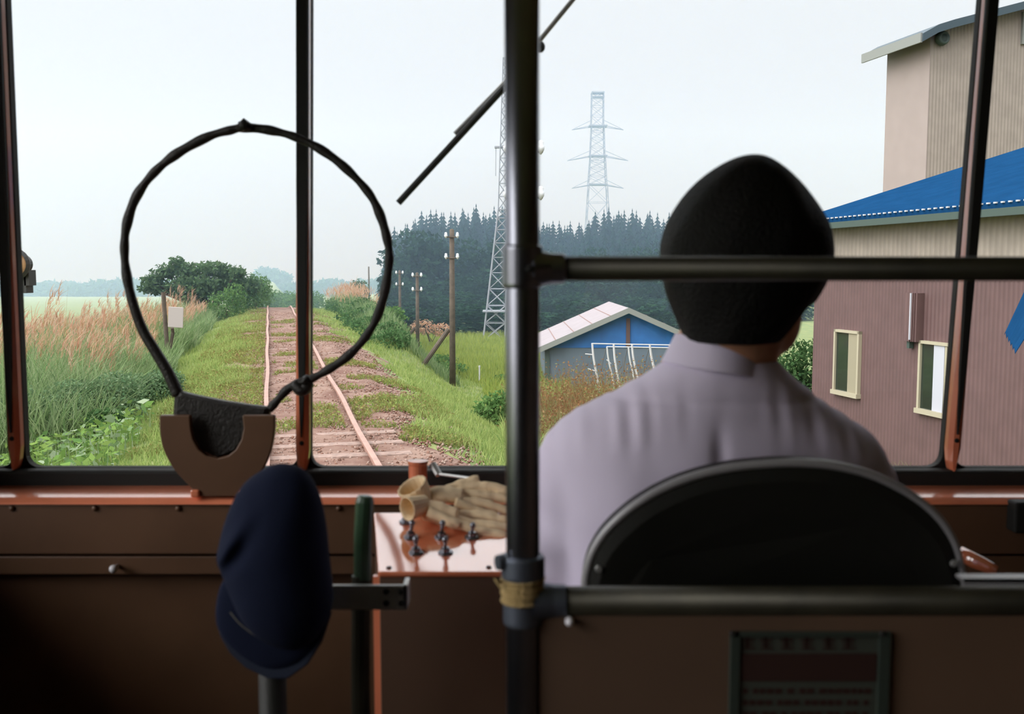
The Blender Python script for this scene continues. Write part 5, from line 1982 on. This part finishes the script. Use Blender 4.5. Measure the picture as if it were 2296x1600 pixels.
# gathers running down from the shoulder seams, soft folds on the back and sleeves
band_ = np.exp(-((wz - (1.945 - .25 * np.clip(tx_ - .06, 0, .2))) / .028) ** 2)
gath = np.sin(wx * 185 + 1.3 * np.sin(wx * 47)) * (.0016 + .0008 * np.sin(wx * 61)) + np.sin(wx * 310 + 2) * .0008
yoke = -.0022 * np.exp(-((wz - 1.955) / .004) ** 2)
soft = .0035 * np.sin(wx * 34 + wz * 12 + 1.5) + .0028 * np.sin(wz * 26 - wx * 21) + .0016 * np.sin(wx * 75 + wz * 33)
lowf = np.clip((1.93 - wz) / .1, 0, 1)
arm_ = np.clip((tx_ - .17) / .03, 0, 1)
d_ = .65 * gath * band_ * np.clip((tx_ - .015) / .04, .25, 1) + soft * lowf * .8 + arm_ * lowf * .003 * np.sin(wz * 95 + wx * 60) + yoke
d_ = d_ - .006 * np.exp(-((wx - (cxT - .012)) / .007) ** 2) * np.exp(-((wz - 1.90) / .03) ** 2)
co += nn * d_[:, None]
me.vertices.foreach_set('co', co.ravel())
me.update()

# fold-down collar
b = MB()
tilt = Matrix.Rotation(math.radians(9), 3, 'Y') @ Matrix.Rotation(math.radians(-6), 3, 'X')
ct = at(1612, 768, 1.142)
def cring(a_, b2, dz, dx=0.0):
    return [ct + Vector((dx, 0, 0)) + tilt @ Vector((a_ * math.cos(q), b2 * math.sin(q), dz + .004 * math.sin(q))) for q in [math.radians(-235 + 290 * k / 40) for k in range(41)]]
prof_ = [(.0475, .060, -.030), (.0475, .061, -.006), (.0490, .0625, .004), (.0515, .065, .0035), (.0535, .0675, -.006), (.062, .073, -.030), (.0635, .0745, -.033), (.060, .071, -.032)]
b.loft([cring(*q) for q in prof_], cap=False, close=False)
co_ = b.build('collar', 'shirt', person, smooth=True)
s2 = co_.modifiers.new('sub', 'SUBSURF'); s2.levels = s2.render_levels = 1
# sleeve hems and yoke seam
for pts_, ax_ in (((.067, 1.225, 1.675), (-.002, .02, -.045)), ((.41, 1.205, 1.665), (0, .015, -.045))):
    b = MB(); b.lathe([(.0600, .0), (.0615, .002), (.0615, .018), (.0595, .02), (.056, .0)], pts_, ax_, 28); b.build('sleeve_hem', 'shirt', person, smooth=True)

# trousers and shoes
b = MB()
b.loft([ring(cxT, 1.165, 1.352, .165, .115), ring(cxT, 1.165, 1.42, .168, .118), ring(cxT, 1.16, 1.50, .166, .117)])
for s_, xk_ in ((-1, .145), (1, .345)):
    hip = Vector((cxT + s_ * .085, 1.17, 1.428)); kn = Vector((xk_, 1.60, 1.435)); an = Vector((xk_, 1.57, 1.02))
    b.tube([hip, hip.lerp(kn, .5), kn + Vector((0, .012, 0))], [.083, .078, .064], 18)
    b.tube([kn, kn.lerp(an, .4), an], [.063, .060, .052], 16)
tr_ = b.build('trousers', 'trousers', person)
remesh(tr_, .007, 5, .5)
for xk_ in (.145, .345):
    b = MB(); b.tube([(xk_, 1.53, .945), (xk_, 1.6, .95), (xk_, 1.68, .94), (xk_, 1.735, .932)], [.042, .046, .043, .03], 16, flat=1.0)
    b.span((xk_ - .04, 1.50, .90), (xk_ + .04, 1.74, .915))
    b.build('shoe', 'shoe', person, smooth=False)
